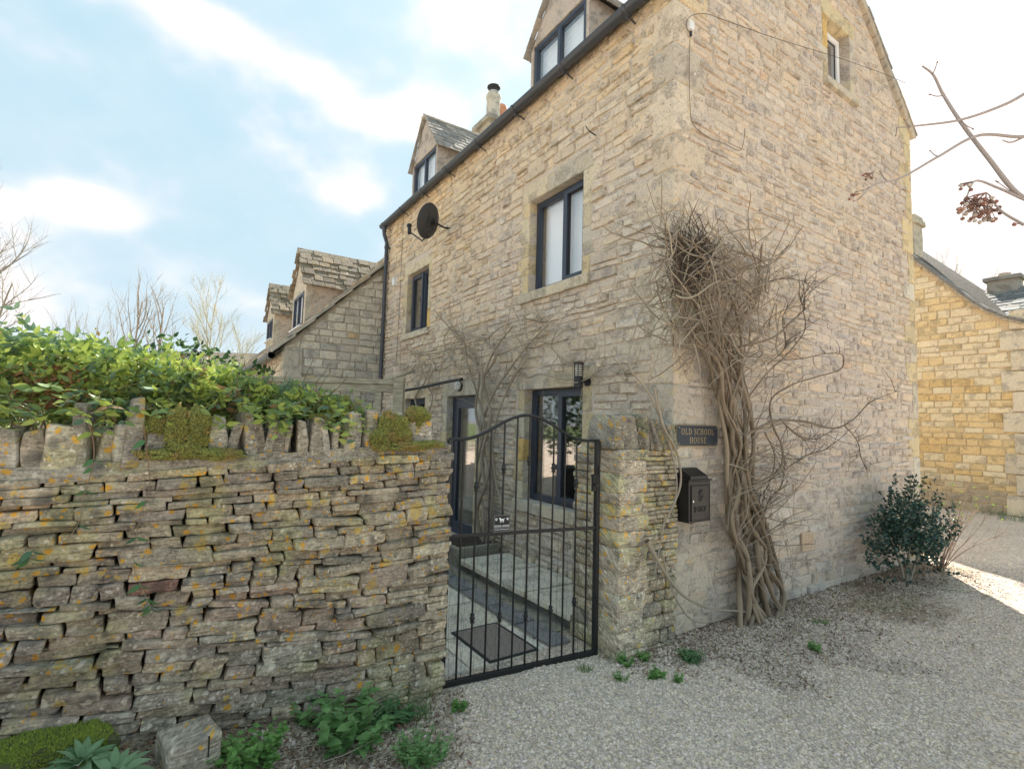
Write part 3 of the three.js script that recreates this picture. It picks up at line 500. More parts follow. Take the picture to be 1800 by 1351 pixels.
{
  const r = rng(501), pieces = [];
  const BUFF = [[4, [.72, .62, .47]], [3, [.62, .54, .42]], [2, [.80, .69, .52]], [1, [.56, .49, .41]]], PINK = [[3, [.66, .54, .44]], [3, [.62, .53, .43]], [2, [.54, .47, .39]], [.12, [.46, .27, .21]], [2, [.70, .62, .50]]];
  const cuts = [0]; while (cuts[cuts.length - 1] < 1) cuts.push(cuts[cuts.length - 1] + mix(.021, .048, r())); const end = cuts[cuts.length - 1]; for (let i = 0; i < cuts.length; i++) cuts[i] /= end;
  const lineY = (f, x, k) => mix(foot(x), bed(x) - .03, f) + .016 * Math.sin(x * 2.3 + k * 1.7) * Math.sin(f * Math.PI) + .010 * Math.sin(x * 6.1 + k * 3.1) * Math.sin(f * Math.PI);
  for (let k = 0; k < cuts.length - 1; k++) {
    let x = WX1 - (r() - .5) * .02; const f0 = cuts[k], f1 = cuts[k + 1], fm = (f0 + f1) / 2;
    while (x > WX0) {
      const big = r() < .16; let w = mix(.09, .31, Math.pow(r(), 1.25)) * (big ? 1.25 : 1); if (x === WX1 && k % 2) w *= .7; const xc = x - w / 2;
      const y0 = lineY(f0, xc, k), y1 = lineY(f1, xc, k + 1), h = y1 - y0, tilt = Math.atan2(lineY(fm, xc + .1, k) - lineY(fm, xc - .1, k), .2) + (r() - .5) * .05;
      const stack = h > .052 && r() < .25 ? [[0, mix(.4, .6, r())]] : [[0, 1]]; if (stack[0][1] < 1) stack.push([stack[0][1], 1]);
      for (const [a, b] of stack) {
        const hh = h * (b - a) - .001, ww = w - .005 - r() * .008, low = fm < .62 + .1 * Math.sin(xc * 3) ? 1 : 0, nearEnd = xc > -2.25;
        const c = vary(r, pick(r, low && !nearEnd && r() < .8 ? PINK : BUFF), .16), P = [xc, y0 + h * (a + b) / 2, WZ - .1 + (r() - .5) * .06 + (big ? .012 : 0)];
        let g = block(ww, hh, .2, { seg: [8, 5, 3], r: Math.min(hh * .2, .008), amp: Math.min(.013, hh * .2), freq: 19, seed: r() * 300, taper: (r() - .5) * .5 * Math.min(1, hh * 12), skew: (r() - .5) * .6 });
        g = toCreasedNormals(g, .55); g.rotateZ(tilt); dryUV(g, P); paint(g, c); pieces.push({ g, P, s: shows(V(...P)) ? ww * hh / V(...P).sub(EYE).lengthSq() : 0 });
      }
      x -= w;
    }
  }
  pieces.sort((a, b) => b.s - a.s); const rest = [];
  pieces.forEach((q, i) => { if (i < 300 && q.s > 0) part('stone', q.g, M.dry, dryWall).position.set(...q.P); else rest.push(q.g.translate(...q.P)); });
  part('wall_stones', mergeGeometries(rest), M.dry, dryWall, 'stuff');
  // hearting behind the faces, and the mortar bed that carries the coping
  const core = new THREE.BoxGeometry(WX1 - WX0 - .06, 1, WT - .14, 60, 1, 1), p = core.attributes.position; for (let i = 0; i < p.count; i++) { const x = p.getX(i) + (WX0 + WX1) / 2 - .02; p.setXYZ(i, x, p.getY(i) > 0 ? bed(x) - .04 : foot(x) - .3, p.getZ(i) + WZ - .07 - WT / 2); } core.computeVertexNormals();
  part('hearting', core, mat({ color: lin(.20, .175, .14), roughness: 1 }), dryWall);
  const top = new THREE.BoxGeometry(WX1 - WX0 - .02, .07, WT - .01, 240, 3, 12), tp = top.attributes.position; for (let i = 0; i < tp.count; i++) { const x = tp.getX(i) + (WX0 + WX1) / 2, s = tp.getY(i) > 0; tp.setXYZ(i, x, tp.getY(i) + bed(x) - .016 + (fbm3(x * 9, tp.getZ(i) * 9, 3, 3) - .5) * .034, tp.getZ(i) + WZ - WT / 2 + (fbm3(x * 12, tp.getY(i) * 20, 8, 3) - .5) * .03 - .004); } top.computeVertexNormals();
  part('mortar_bed', paint(dryUV(top, [0, 0]), [.62, .58, .49]), M.dry, dryWall);
  // coping: slabs set on edge. px = where each stands along the wall, width, height, lean
  const COPE = [[20, .09, .16, .02], [62, .07, .15, -.05], [110, .125, .17, .05], [150, .05, .26, -.02], [172, .055, .16, .1], [198, .05, .17, -.04], [227, .065, .28, .03], [262, .06, .16, .05], [285, .07, .17, -.02], [313, .075, .2, .03], [350, .085, .19, -.03], [386, .075, .2, .0], [412, .045, .17, .15], [432, .06, .22, -.1], [447, .04, .15, .05], [462, .045, .17, -.08], [480, .04, .16, .1], [497, .05, .17, .02], [517, .035, .15, .12], [537, .05, .17, -.05], [560, .07, .18, .03], [580, .04, .14, -.1], [592, .035, .15, .06], [617, .075, .2, .08], [642, .055, .17, -.03], [662, .06, .22, -.04], [694, .14, .19, .0], [745, .15, .18, .02]];
  const C2 = [[3, [.66, .60, .50]], [2, [.52, .47, .40]], [1.5, [.80, .73, .62]]];
  let k = 0; const copeAt = (x, w, h, lean, seed) => { const d = mix(.28, .36, r()); let g = block(w * 1.12, h * 1.1, d, { seg: [4, 7, 4], r: Math.min(.012, w * .2), amp: .012, freq: 11, seed, skew: lean }); const P = [x, bed(x) + h / 2 - .005, WZ - .02 - d / 2 + (r() - .5) * .03]; { const q = g.attributes.position, tp = mix(.1, .65, r() * r()), sl = (r() - .5) * .6; for (let i = 0; i < q.count; i++) { const t = q.getY(i) / h + .5; q.setX(i, q.getX(i) * (1 - tp * t * t)); if (t > .6) q.setY(i, q.getY(i) + q.getX(i) * sl); } } g = toCreasedNormals(g, .6); dryUV(g, [P[0], P[1] - .2]); paint(g, vary(r, pick(r, C2), .16)); const o = part('coping_stone', g, M.dry, dryWall); o.position.set(...P); o.rotation.set((r() - .5) * .14, (r() - .5) * .5, -lean * .5); return P; };
  const tops = []; for (const [px, w, h0, l] of COPE) { const h = h0 * 1.04; { const P = onZ(px, 770, WZ - .02); tops.push([P.x, h, ...copeAt(P.x, w, h, l, 600 + k++)]); } }
  { const P = onZ(604, 770, WZ - .25); const g = block(.13, .30, .16, { seg: [3, 6, 4], r: .03, amp: .014, freq: 8, seed: 12, skew: .25 }); dryUV(g, [P.x, 1.3]); paint(g, [.56, .52, .44]); const o = part('coping_stone', g, M.dry, dryWall); o.position.set(P.x, bed(P.x) + .15, WZ - .29); }
  for (let x = -1.98; x > -4.0; x -= .052 + r() * .02) { const h = mix(.13, .21, r()), g0 = toCreasedNormals(block(.04 + r() * .02, h, .24, { seg: [3, 5, 3], r: .007, amp: .01, freq: 11, seed: 1500 + k++, skew: (r() - .5) * .3 }), .6); dryUV(g0, [x, 1.2]); paint(g0, vary(r, [.46, .41, .34], .15)); const o = part('coping_stone', g0, M.dry, dryWall); o.position.set(x, bed(x) + h / 2 - .01, WZ - .20 - r() * .03); o.rotation.y = (r() - .5) * .4; }
  for (let x = -3.98; x > WX0; x -= .09 + r() * .03) copeAt(x, .075 + r() * .03, mix(.14, .24, r()), (r() - .5) * .2, 640 + k++);
  // moss: tight cushions of short shoots
  const shoot = new THREE.ConeGeometry(.0036, .010, 4, 1, true); shoot.translate(0, .004, 0);
  const cushions = [[270, 752, .07, .05, -.05], [312, 755, .04, .09, .0], [350, 755, .045, .1, .0], [385, 798, .1, .022, .02], [300, 798, .12, .02, .0], [694, 752, .085, .085, .01], [678, 770, .07, .05, .02], [706, 768, .07, .05, .03], [738, 732, .075, .05, -.02], [712, 784, .15, .022, .03], [672, 785, .05, .02, .02], [602, 712, .055, .05, -.2], [566, 733, .06, .012, -.1], [320, 790, .06, .03, .01], [750, 782, .1, .018, .0]];
  const mats = [], cols = [], body = [];
  for (const [px, py, rx, ry, dz] of cushions) {
    const P = onZ(px, py, WZ + .01 + dz), rz = Math.min(.12, Math.max(rx * .8, .05)); const g = new THREE.IcosahedronGeometry(1, 4); const q = g.attributes.position;
    const at3 = (d) => { const n = 1 + (fbm3(d.x * 2.5 + px, d.y * 2.5, d.z * 2.5, 4) - .5) * 1.2; return V(d.x * rx * n, d.y * ry * n, d.z * rz * n).add(P).add(V(0, 0, -rz * .55)); };
    for (let i = 0; i < q.count; i++) { const v = at3(V().fromBufferAttribute(q, i)); q.setXYZ(i, v.x, v.y, v.z); } g.computeVertexNormals(); body.push(metre(g));
    const n = Math.round(8200 * (rx * ry + rx * rz + ry * rz) / .02); for (let i = 0; i < n; i++) { const d = V(r() * 2 - 1, r() * 2 - 1, r() * 2 - 1); if (d.lengthSq() > 1 || d.lengthSq() < .01) continue; d.normalize(); const v = at3(d), dd = V(d.x / rx, d.y / ry + .25 / ry, d.z / rz).normalize().add(V(r() - .5, r() - .5, r() - .5).multiplyScalar(.7)); mats.push(place(v, aim(dd), .6 + r() * .9)); const t = r(), y = fbm3(v.x * 14, v.y * 14, v.z * 14, 3); cols.push(y > .56 ? lin(mix(.26, .38, t), mix(.20, .30, t), .08) : lin(mix(.20, .36, t), mix(.20, .35, t), mix(.05, .09, t))); }
  }
  part('moss_cushions', join(body), mat({ color: lin(.13, .14, .04), roughness: 1 }), dryWall, 'stuff');
  scatter('moss_shoots', shoot, M.bits, mats, cols, dryWall);
}
// ------------------------------------------------------------------ the gate pier built against the house corner
const pier = thing('gate_pier', 'short dry stone pier between the gate and house corner, slabs on top', 'wall');
{
  const r = rng(707); let y = -.08; const X0 = -.665, X1 = -.015, Z1 = .1, Z0 = -.42; let k = 0;
  const PAL = [[3, [.86, .76, .57]], [3, [.74, .65, .48]], [2, [.92, .82, .65]], [1, [.62, .56, .46]]];
  const put = (w, h, d, x, yy, z, o = {}) => { let g = block(w, h, d, { seg: [5, 4, 4], r: Math.min(h * .33, .022), amp: Math.min(.012, h * .15), freq: 10, seed: r() * 300, ...o }); g = toCreasedNormals(g, .6); dryUV(g, [x - 1.2 + k * .31, yy, z]); paint(g, vary(r, o.tone ?? pick(r, PAL), .1)); part('stone', g, M.dry, pier).position.set(x, yy, z); };
  part('hearting', box(.50, 1.5, .34, -.32, .70, -.2), mat({ color: lin(.2, .175, .14), roughness: 1 }), pier);
  { let yy = -.08; while (yy < 1.40) { const h = Math.min(yy < .4 ? mix(.10, .16, r()) : mix(.07, .17, r()), 1.43 - yy), wide = mix(.25, .32, r()); put(wide, h + .004, .30, X0 + wide / 2 + (r() - .5) * .02, yy + h / 2, Z1 - .17 + (r() - .5) * .02, { seg: [7, 6, 4], r: Math.min(h * .2, .014), amp: .02, freq: 12, tone: [1.0, .88, .70] }); yy += h; k++; } }
  while (y < 1.40) {
    const lowBig = y < .42, h = Math.min(lowBig ? mix(.075, .13, r()) : mix(.045, .085, r()), 1.43 - y), wide = mix(.2, .34, r()) * (lowBig ? 1.1 : 1);
    put(.3, h, .26, X0 + .15 + (r() - .5) * .02, y + h / 2, Z0 + .13);
    let x = X0 + .26 + .006; const lay2 = !lowBig && h > .055 ? 2 : 1;
    for (let j = 0; j < lay2; j++) { let u = x; while (u < X1 - .03) { let w = Math.min(mix(.09, .26, r()), X1 - u); if (X1 - u - w < .06) w = X1 - u; put(w - .006, h / lay2 - .003, .2, u + w / 2, y + h * (j + .5) / lay2, Z1 - .1 - .035 + (r() - .5) * .03); u += w; } }
    y += h; k++;
  }
  // coping: one thick slab, then thin ones leaning over towards the house
  const slabs = [[-.565, .23, .25, .0, .30, .02], [-.41, .05, .27, .25, .3, .06], [-.355, .045, .26, .38, .3, .05], [-.30, .05, .25, .5, .3, .08], [-.24, .045, .25, .62, .32, .06], [-.175, .05, .24, .75, .3, .05], [-.11, .05, .23, .55, .3, .03], [-.05, .05, .22, .35, .3, .02]];
  slabs.forEach(([x, w, h, lean, d, dz], i) => { const g = block(w, h, d, { seg: i ? [3, 6, 4] : [5, 5, 4], r: i ? .014 : .02, amp: i ? .012 : .014, freq: 8, seed: 800 + i, taper: i ? 0 : 0 }); if (!i) { const p = g.attributes.position; for (let j = 0; j < p.count; j++) { const t = p.getY(j) / h + .5; p.setX(j, p.getX(j) * mix(1.25, .8, t)); } g.computeVertexNormals(); } dryUV(g, [x - 1.4 - i * .4, 1.3]); paint(g, vary(r, i ? [.52, .49, .42] : [.62, .57, .48], .08)); const o = part('coping_stone', g, M.dry, pier); o.position.set(x, 1.43 + h / 2 - Math.abs(lean) * .03, Z1 - .17 + dz - .05); o.rotation.set(0, (r() - .5) * .3, lean * .8); });
}
// ------------------------------------------------------------------ the wrought gate
const gate = thing('garden_gate', 'black wrought iron gate with arched top between stone piers', 'gate', [-1.293, 0, -.135], -.113);
{
  const L = -.572, Rr = .572, topY = (x) => { const a = Math.abs(x + .02) / .48; return a >= 1 ? 1.49 : 1.49 + .165 * (.5 + .5 * Math.cos(Math.PI * a)); };
  part('hinge_stile', rbox(.03, 1.47, .03, L + .004, .755, 0, .003), M.black, gate);
  part('latch_stile', rbox(.03, 1.50, .04, Rr - .012, .74, 0, .003), M.black, gate);
  const pts = []; for (let i = 0; i <= 48; i++) { const x = mix(L, Rr, i / 48); pts.push(V(x, topY(x), 0)); }
  const rail = tube(pts, .0105, .0105, 8); rail.scale(1, 1, 1); part('top_rail', rail, M.black, gate);
  part('middle_rail', rbox(Rr - L, .022, .012, 0, .885, .008, .003).applyMatrix4(new THREE.Matrix4().makeRotationZ(-.018)), M.black, gate);
  part('bottom_rail', rbox(Rr - L, .034, .03, 0, .015, 0, .003), M.black, gate);
  const knuckle = new THREE.LatheGeometry([[.007, -.032], [.013, -.028], [.0145, -.022], [.010, -.013], [.0165, -.005], [.0175, 0], [.0165, .005], [.010, .013], [.0145, .022], [.013, .028], [.007, .032]].map((p) => new THREE.Vector2(...p)), 14);
  const KY = { 1: [1.19, .38], 3: [1.30, .36], 5: [1.35, .34], 7: [1.30, .35], 9: [1.19, .38] };
  for (let i = 0; i < 11; i++) {
    const x = L + .0953 * (i + 1), t = topY(x) - .008; part('bar', cyl(.0065, .0065, t - .03, 0, .03 + (t - .03) / 2, 0, 10), M.black, gate).position.x = x;
    for (const y of KY[i] ?? []) part('collar', knuckle, M.black, gate).position.set(x, y, 0);
  }
  part('latch', join([rbox(.035, .12, .03, Rr - .035, 1.19, .0, .003), rbox(.02, .02, .07, Rr - .045, 1.18, .03, .004), cyl(.014, .014, .02, Rr - .06, 1.18, .06, 12).rotateX(0), rbox(.012, .06, .012, Rr - .012, 1.28, .026, .003)]), M.black, gate);
  for (const y of [.84, .1, 1.4]) part('hinge', join([cyl(.012, .012, .09, L - .012, y, 0, 12), rbox(.05, .03, .008, L - .03, y, -.01, .002)]), M.black, gate);
  // wire netting tied to the lower half
  const net = [], r = rng(3), cw = .05, chh = .058; const wob = (x, y) => V(x + (fbm3(x * 9, y * 9, 1, 2) - .5) * .012, y, .017 + (fbm3(x * 5, y * 5, 6, 2) - .5) * .012);
  for (let j = 0; j < 15; j++) for (let i = 0; i < 24; i++) { const x = L + .02 + i * cw + (j % 2 ? cw / 2 : 0), y = .03 + j * chh; if (x > Rr - .03) continue; const a = wob(x, y), b = wob(x, y + chh * .55); net.push(tube([a, b], .0007, .0007, 3)); net.push(tube([b, wob(x + cw / 2, y + chh)], .0006, .0006, 3)); if (i) net.push(tube([b, wob(x - cw / 2, y + chh)], .0006, .0006, 3)); }
  for (let i = 0; i < 18; i++) { const x = mix(L + .04, Rr - .04, r()); net.push(tube([V(x, .03, .018), V(x + (r() - .5) * .03, .4, .02), V(x + (r() - .5) * .02, .86, .018)], .0008, .0008, 3)); }
  part('wire_netting', join(net), M.blackRough, gate, 'stuff');
}
{ // the small notice tied to the gate
  const c = document.createElement('canvas'); c.width = 256; c.height = 256; const x = c.getContext('2d'); x.fillStyle = '#0b0b0c'; x.fillRect(0, 0, 256, 256); x.strokeStyle = '#dddddd'; x.lineWidth = 3; x.strokeRect(6, 6, 244, 244); x.fillStyle = '#f2f2f0';
  const paw = (cx, cy) => { x.beginPath(); x.ellipse(cx, cy + 10, 13, 11, 0, 0, 7); x.fill(); for (const [dx, dy] of [[-16, -4], [-6, -14], [6, -14], [16, -4]]) { x.beginPath(); x.ellipse(cx + dx, cy + dy, 5, 7, 0, 0, 7); x.fill(); } }; paw(40, 62); paw(216, 62);
  x.beginPath(); x.ellipse(126, 72, 34, 15, 0, 0, 7); x.fill(); x.beginPath(); x.ellipse(96, 50, 14, 11, .4, 0, 7); x.fill(); x.fillRect(94, 52, 16, 18); x.fillRect(100, 78, 8, 36); x.fillRect(114, 80, 7, 34); x.fillRect(140, 78, 8, 36); x.fillRect(152, 74, 7, 40); x.save(); x.translate(158, 64); x.rotate(-.7); x.fillRect(0, -3, 22, 6); x.restore();
  x.font = 'bold 38px sans-serif'; x.textAlign = 'center'; x.fillText('DOGS LOOSE', 128, 178, 230); x.fillRect(14, 190, 228, 3); x.font = 'italic bold 25px sans-serif'; x.fillText('Please shut the gate', 128, 226, 220);
  const t = new THREE.CanvasTexture(c); t.colorSpace = THREE.SRGBColorSpace;
  const s = thing('notice_plate', 'small black DOGS LOOSE notice with white dog, tied on the gate', 'sign', [-1.50, .955, -.136], -.113);
  part('plate', rbox(.122, .112, .004, 0, 0, 0, .002), M.black, s); part('print', new THREE.PlaneGeometry(.118, .108).translate(0, 0, .0035), mat({ map: t, roughness: .45 }), s);
}
// ------------------------------------------------------------------ the yard behind the gate
{
  const yard = new THREE.Group(); yard.name = 'yard_paving'; yard.userData = { kind: 'structure', label: 'pale yard paving' }; scene.add(yard); const r = rng(91);
  const slab = (x0, x1, z0, z1, y, c, name = 'paving_slab', th = .03) => { const g = block(x1 - x0 - .012, th, z1 - z0 - .012, { seg: [4, 3, 4], r: .006, amp: .0035, freq: 5, seed: r() * 200 }); const p = g.attributes.position, a = new Float32Array(p.count * 2); for (let i = 0; i < p.count; i++) { a[i * 2] = (p.getX(i) + x0 * 1.7) / 1.2; a[i * 2 + 1] = (p.getZ(i) + p.getY(i) + z0 * 1.3) / 1.2; } g.setAttribute('uv', new THREE.BufferAttribute(a, 2)); paint(g, vary(r, c, .07)); part(name, g, M.stone, yard).position.set((x0 + x1) / 2, y - th / 2, (z0 + z1) / 2); };
  const base = part('bedding', new THREE.PlaneGeometry(5, 6.5).rotateX(-Math.PI / 2).translate(-2.5, .008, -3.75), mat({ color: lin(.34, .30, .23), map: T.gravel, roughness: 1 }), yard);
  const P = [.74, .66, .54]; let z = -.28, row = 0;
  while (z > -6.9) { const d = row % 3 === 0 ? .48 : .62; let x = -.98; let k = 0; while (x > -4.8) { const w = mix(.45, .72, r()); const cov = x > -1.5 && z > -.9 && z < -.2; slab(x - w, x, z - d, z, .02, P); x -= w; k++; } z -= d; row++; }
  for (let zz = -.3; zz > -2.9; zz -= .46) slab(-.95, -.75, zz - .45, zz, .022, [.25, .24, .235], 'slate_edging');
  // raised concrete ledge along the front wall
  for (let zz = -.44; zz > -2.3; zz -= .62) slab(-.66, -.03, Math.max(zz - .61, -2.36), zz, .135, [.68, .61, .50], 'ledge_slab', .05);
  part('ledge_riser', metre(box(.56, .085, 1.86, -.32, .045, -1.41)), mat({ color: lin(.17, .165, .15), map: T.stone, roughness: 1 }), yard);
  part('bed_edging', paint(metre(block(.56, .22, .06, { seg: [4, 3, 3], r: .01, amp: .005, seed: 5 })), [.36, .33, .27]), M.stone, yard).position.set(-.34, .1, -2.44);
  part('bed_edging', paint(metre(block(.06, .22, .62, { seg: [3, 3, 4], r: .01, amp: .005, seed: 6 })), [.40, .36, .29]), M.stone, yard).position.set(-.59, .1, -2.75);
  const soil = new THREE.PlaneGeometry(.54, .62, 14, 14).rotateX(-Math.PI / 2), sp = soil.attributes.position; for (let i = 0; i < sp.count; i++) sp.setY(i, fbm3(sp.getX(i) * 12, sp.getZ(i) * 12, 3, 3) * .05); soil.computeVertexNormals(); part('soil', soil.translate(-.3, .16, -2.75), mat({ color: lin(.07, .05, .035), map: T.gravel, roughness: 1 }), yard);
  slab(-.62, -.02, -4.12, -3.08, .06, [.2, .2, .21], 'door_step', .06);
}
{ // inspection cover of ribbed brown plate
  const c = thing('drain_cover', 'brown chequer plate drain cover set in the yard paving', 'drain cover', [-1.27, .022, -.56]);
  part('plate', rbox(.36, .012, .52, 0, .004, 0, .003), mat({ color: lin(.27, .22, .19), roughness: .6 }), c);
  const st = []; for (let i = 0; i < 15; i++) for (let j = 0; j < 22; j++) st.push(box(.016, .003, .005, 0, 0, 0).rotateY((i + j) % 2 ? .8 : -.8).translate(-.161 + i * .023, .0112, -.242 + j * .023)); part('tread_pattern', join(st), mat({ color: lin(.33, .275, .24), roughness: .55 }), c, 'stuff');
  part('cover_frame', join([box(.40, .01, .018, 0, .004, .27), box(.40, .01, .018, 0, .004, -.27), box(.018, .01, .522, .191, .004, 0), box(.018, .01, .522, -.191, .004, 0)]), M.blackRough, c);
}
// ------------------------------------------------------------------ things fixed to the house
{ // satellite dish, seen from behind
  const C0 = onX(757, 389, -.42), Mn = onX(790, 402, 0), n = V(-.42, .30, -.86).normalize(), d = thing('satellite_dish', 'dark grey satellite dish bracketed to the front wall below the gutter', 'satellite dish', C0.toArray());
  const ex = V(0, 1, 0).cross(n).normalize(), q = new THREE.Quaternion().setFromRotationMatrix(new THREE.Matrix4().makeBasis(ex, n.clone().cross(ex), n)), prof = []; for (let i = 0; i <= 10; i++) { const a = i / 10; prof.push(new THREE.Vector2(a * .235, a * a * .055)); } for (let i = 10; i >= 0; i--) { const a = i / 10; prof.push(new THREE.Vector2(a * .235, a * a * .055 - .006)); }
  const dish = part('dish', new THREE.LatheGeometry(prof, 36).rotateX(Math.PI / 2).scale(.92, 1.08, 1), mat({ color: lin(.045, .047, .05), roughness: .55 }), d); dish.quaternion.copy(q);
  const L = (x, y, z) => V(x, y, z).applyQuaternion(q), m = Mn.clone().sub(C0);
  part('bracket', join([tube([L(0, 0, -.01), L(0, 0, -.07), m.clone().add(V(-.10, 0, 0)), m.clone().add(V(-.01, 0, 0))], .014, .014, 8), tube([L(.05, .07, -.01), L(.05, -.09, -.03)], .012, .012, 6), tube([L(-.05, .07, -.01), L(-.05, -.09, -.03)], .012, .012, 6), tube([L(-.05, 0, -.02), L(.05, 0, -.02)], .014, .014, 6)]), M.blackRough, d);
  part('wall_plate', box(.012, .16, .1, m.x - .006, m.y, m.z), M.steel, d);
  part('feed_arm', tube([L(0, -.2, -.02), L(0, -.29, .06), L(0, -.2, .34)], .011, .011, 7), M.blackRough, d);
  part('receiver', join([cyl(.03, .026, .12, 0, 0, 0, 14), cyl(.036, .036, .03, 0, .07, 0, 14)]).rotateX(-.2), M.blackRough, d).position.copy(L(0, -.17, .36));
  const cab = curve([m.clone().add(V(-.05, 0, 0)), m.clone().add(V(-.012, .1, -.02)), m.clone().add(V(-.01, .7, .02)), m.clone().add(V(-.03, .96, .03))], 16); part('cable', tube(cab, .0035, .0035, 5), M.blackRough, d);
}
{ // cylinder lantern with louvres
  const P = onX(1017, 660, -.13), l = thing('wall_lantern', 'black cylindrical louvred lantern on the wall above the lower window', 'lamp', P.toArray());
  part('housing', cyl(.043, .043, .11, 0, -.06, 0, 24), M.blackRough, l); part('cap', cyl(.047, .047, .014, 0, .118, 0, 24), M.blackRough, l);
  part('diffuser', cyl(.034, .034, .11, 0, .053, 0, 20), mat({ color: lin(.62, .6, .54), roughness: .3 }), l);
  for (let k = 0; k < 5; k++) part('louvre', new THREE.TorusGeometry(.040, .0035, 6, 26).rotateX(Math.PI / 2), M.blackRough, l).position.y = .012 + k * .022;
  for (const a of [.8, 2.4, 4, 5.5]) part('post', cyl(.004, .004, .12, Math.cos(a) * .041, .055, Math.sin(a) * .041, 6), M.blackRough, l);
  part('arm', join([rbox(.09, .03, .03, .075, -.05, 0, .008), cyl(.042, .042, .02, 0, 0, 0, 20).rotateZ(Math.PI / 2).translate(.115, -.05, 0)]), M.blackRough, l);
}
{ const P = onX(806, 678, -.03), l = thing('bulkhead_light', 'small oval white bulkhead light above the front door', 'lamp', P.toArray()); part('backplate', new THREE.SphereGeometry(1, 20, 12).scale(.03, .075, .085), M.blackRough, l).position.x = .012; part('glass_cover', new THREE.SphereGeometry(1, 20, 12).scale(.045, .062, .072), M.whitePlastic, l).position.x = -.012; }
{ const P = onX(694, 495, -.04), s = new THREE.Shape([[-.055, -.07], [.055, -.07], [.055, .0], [0, .075], [-.055, .03]].map((p) => new THREE.Vector2(...p))); const o = single('alarm_box', new THREE.ExtrudeGeometry(s, { depth: .07, bevelEnabled: true, bevelSize: .006, bevelThickness: .006, bevelSegments: 2 }).rotateY(-Math.PI / 2), M.whitePlastic, 'white wedge shaped alarm sounder by the small upper window', 'alarm'); o.position.copy(P).setX(-.004); }
{ // name plate: dark board with gilt letters and notched corners
  const a = onZ(1188, 745.5, .03), b = onZ(1261, 784, .03), w = b.x - a.x, h = a.y - b.y, n = thing('name_plate', 'dark blue OLD SCHOOL HOUSE name plate with gilt letters on the gable', 'sign', [(a.x + b.x) / 2, (a.y + b.y) / 2, .03]);
  const sh = (k, c) => new THREE.Shape([[-w / 2 + k + c, -h / 2 + k], [w / 2 - k - c, -h / 2 + k], [w / 2 - k, -h / 2 + k + c], [w / 2 - k, h / 2 - k - c], [w / 2 - k - c, h / 2 - k], [-w / 2 + k + c, h / 2 - k], [-w / 2 + k, h / 2 - k - c], [-w / 2 + k, -h / 2 + k + c]].map((p) => new THREE.Vector2(...p)));
  part('gilt_border', new THREE.ExtrudeGeometry(sh(0, .018), { depth: .006, bevelEnabled: false }), mat({ color: lin(.24, .17, .09), roughness: .5 }), n);
  const c = document.createElement('canvas'); c.width = 1024; c.height = 330; const x = c.getContext('2d'); x.fillStyle = '#262c3a'; x.fillRect(0, 0, 1024, 330); x.fillStyle = '#b39a6b'; x.textAlign = 'center'; x.font = '128px serif';
  const spaced = (s, cx, y, gap) => { x.textAlign = 'left'; let W = 0; for (const ch of s) W += (ch === ' ' ? 40 : x.measureText(ch).width) + gap; let px = cx - (W - gap) / 2; for (const ch of s) { x.fillText(ch, px, y); px += (ch === ' ' ? 40 : x.measureText(ch).width) + gap; } }; x.save(); x.translate(512, 0); x.scale(.86, 1); spaced('OLD SCHOOL', 0, 150, 12); spaced('HOUSE', 0, 282, 10); x.restore(); x.fillRect(72, 46, 14, 10); x.fillRect(946, 52, 10, 10);
  const t = new THREE.CanvasTexture(c); t.colorSpace = THREE.SRGBColorSpace; const g = new THREE.ShapeGeometry(sh(.008, .016)), uv = g.attributes.uv, p = g.attributes.position; for (let i = 0; i < p.count; i++) uv.setXY(i, (p.getX(i) + w / 2) / w, (p.getY(i) + h / 2) / h);
  part('board', g.translate(0, 0, .009), mat({ map: t, roughness: .35 }), n); for (const sx of [-1, 1]) for (const sy of [-1, 1]) part('screw', cyl(.004, .004, .004, 0, 0, 0, 10).rotateX(Math.PI / 2), M.steel, n).position.set(sx * (w / 2 - .03), sy * (h / 2 - .022), .010);
}
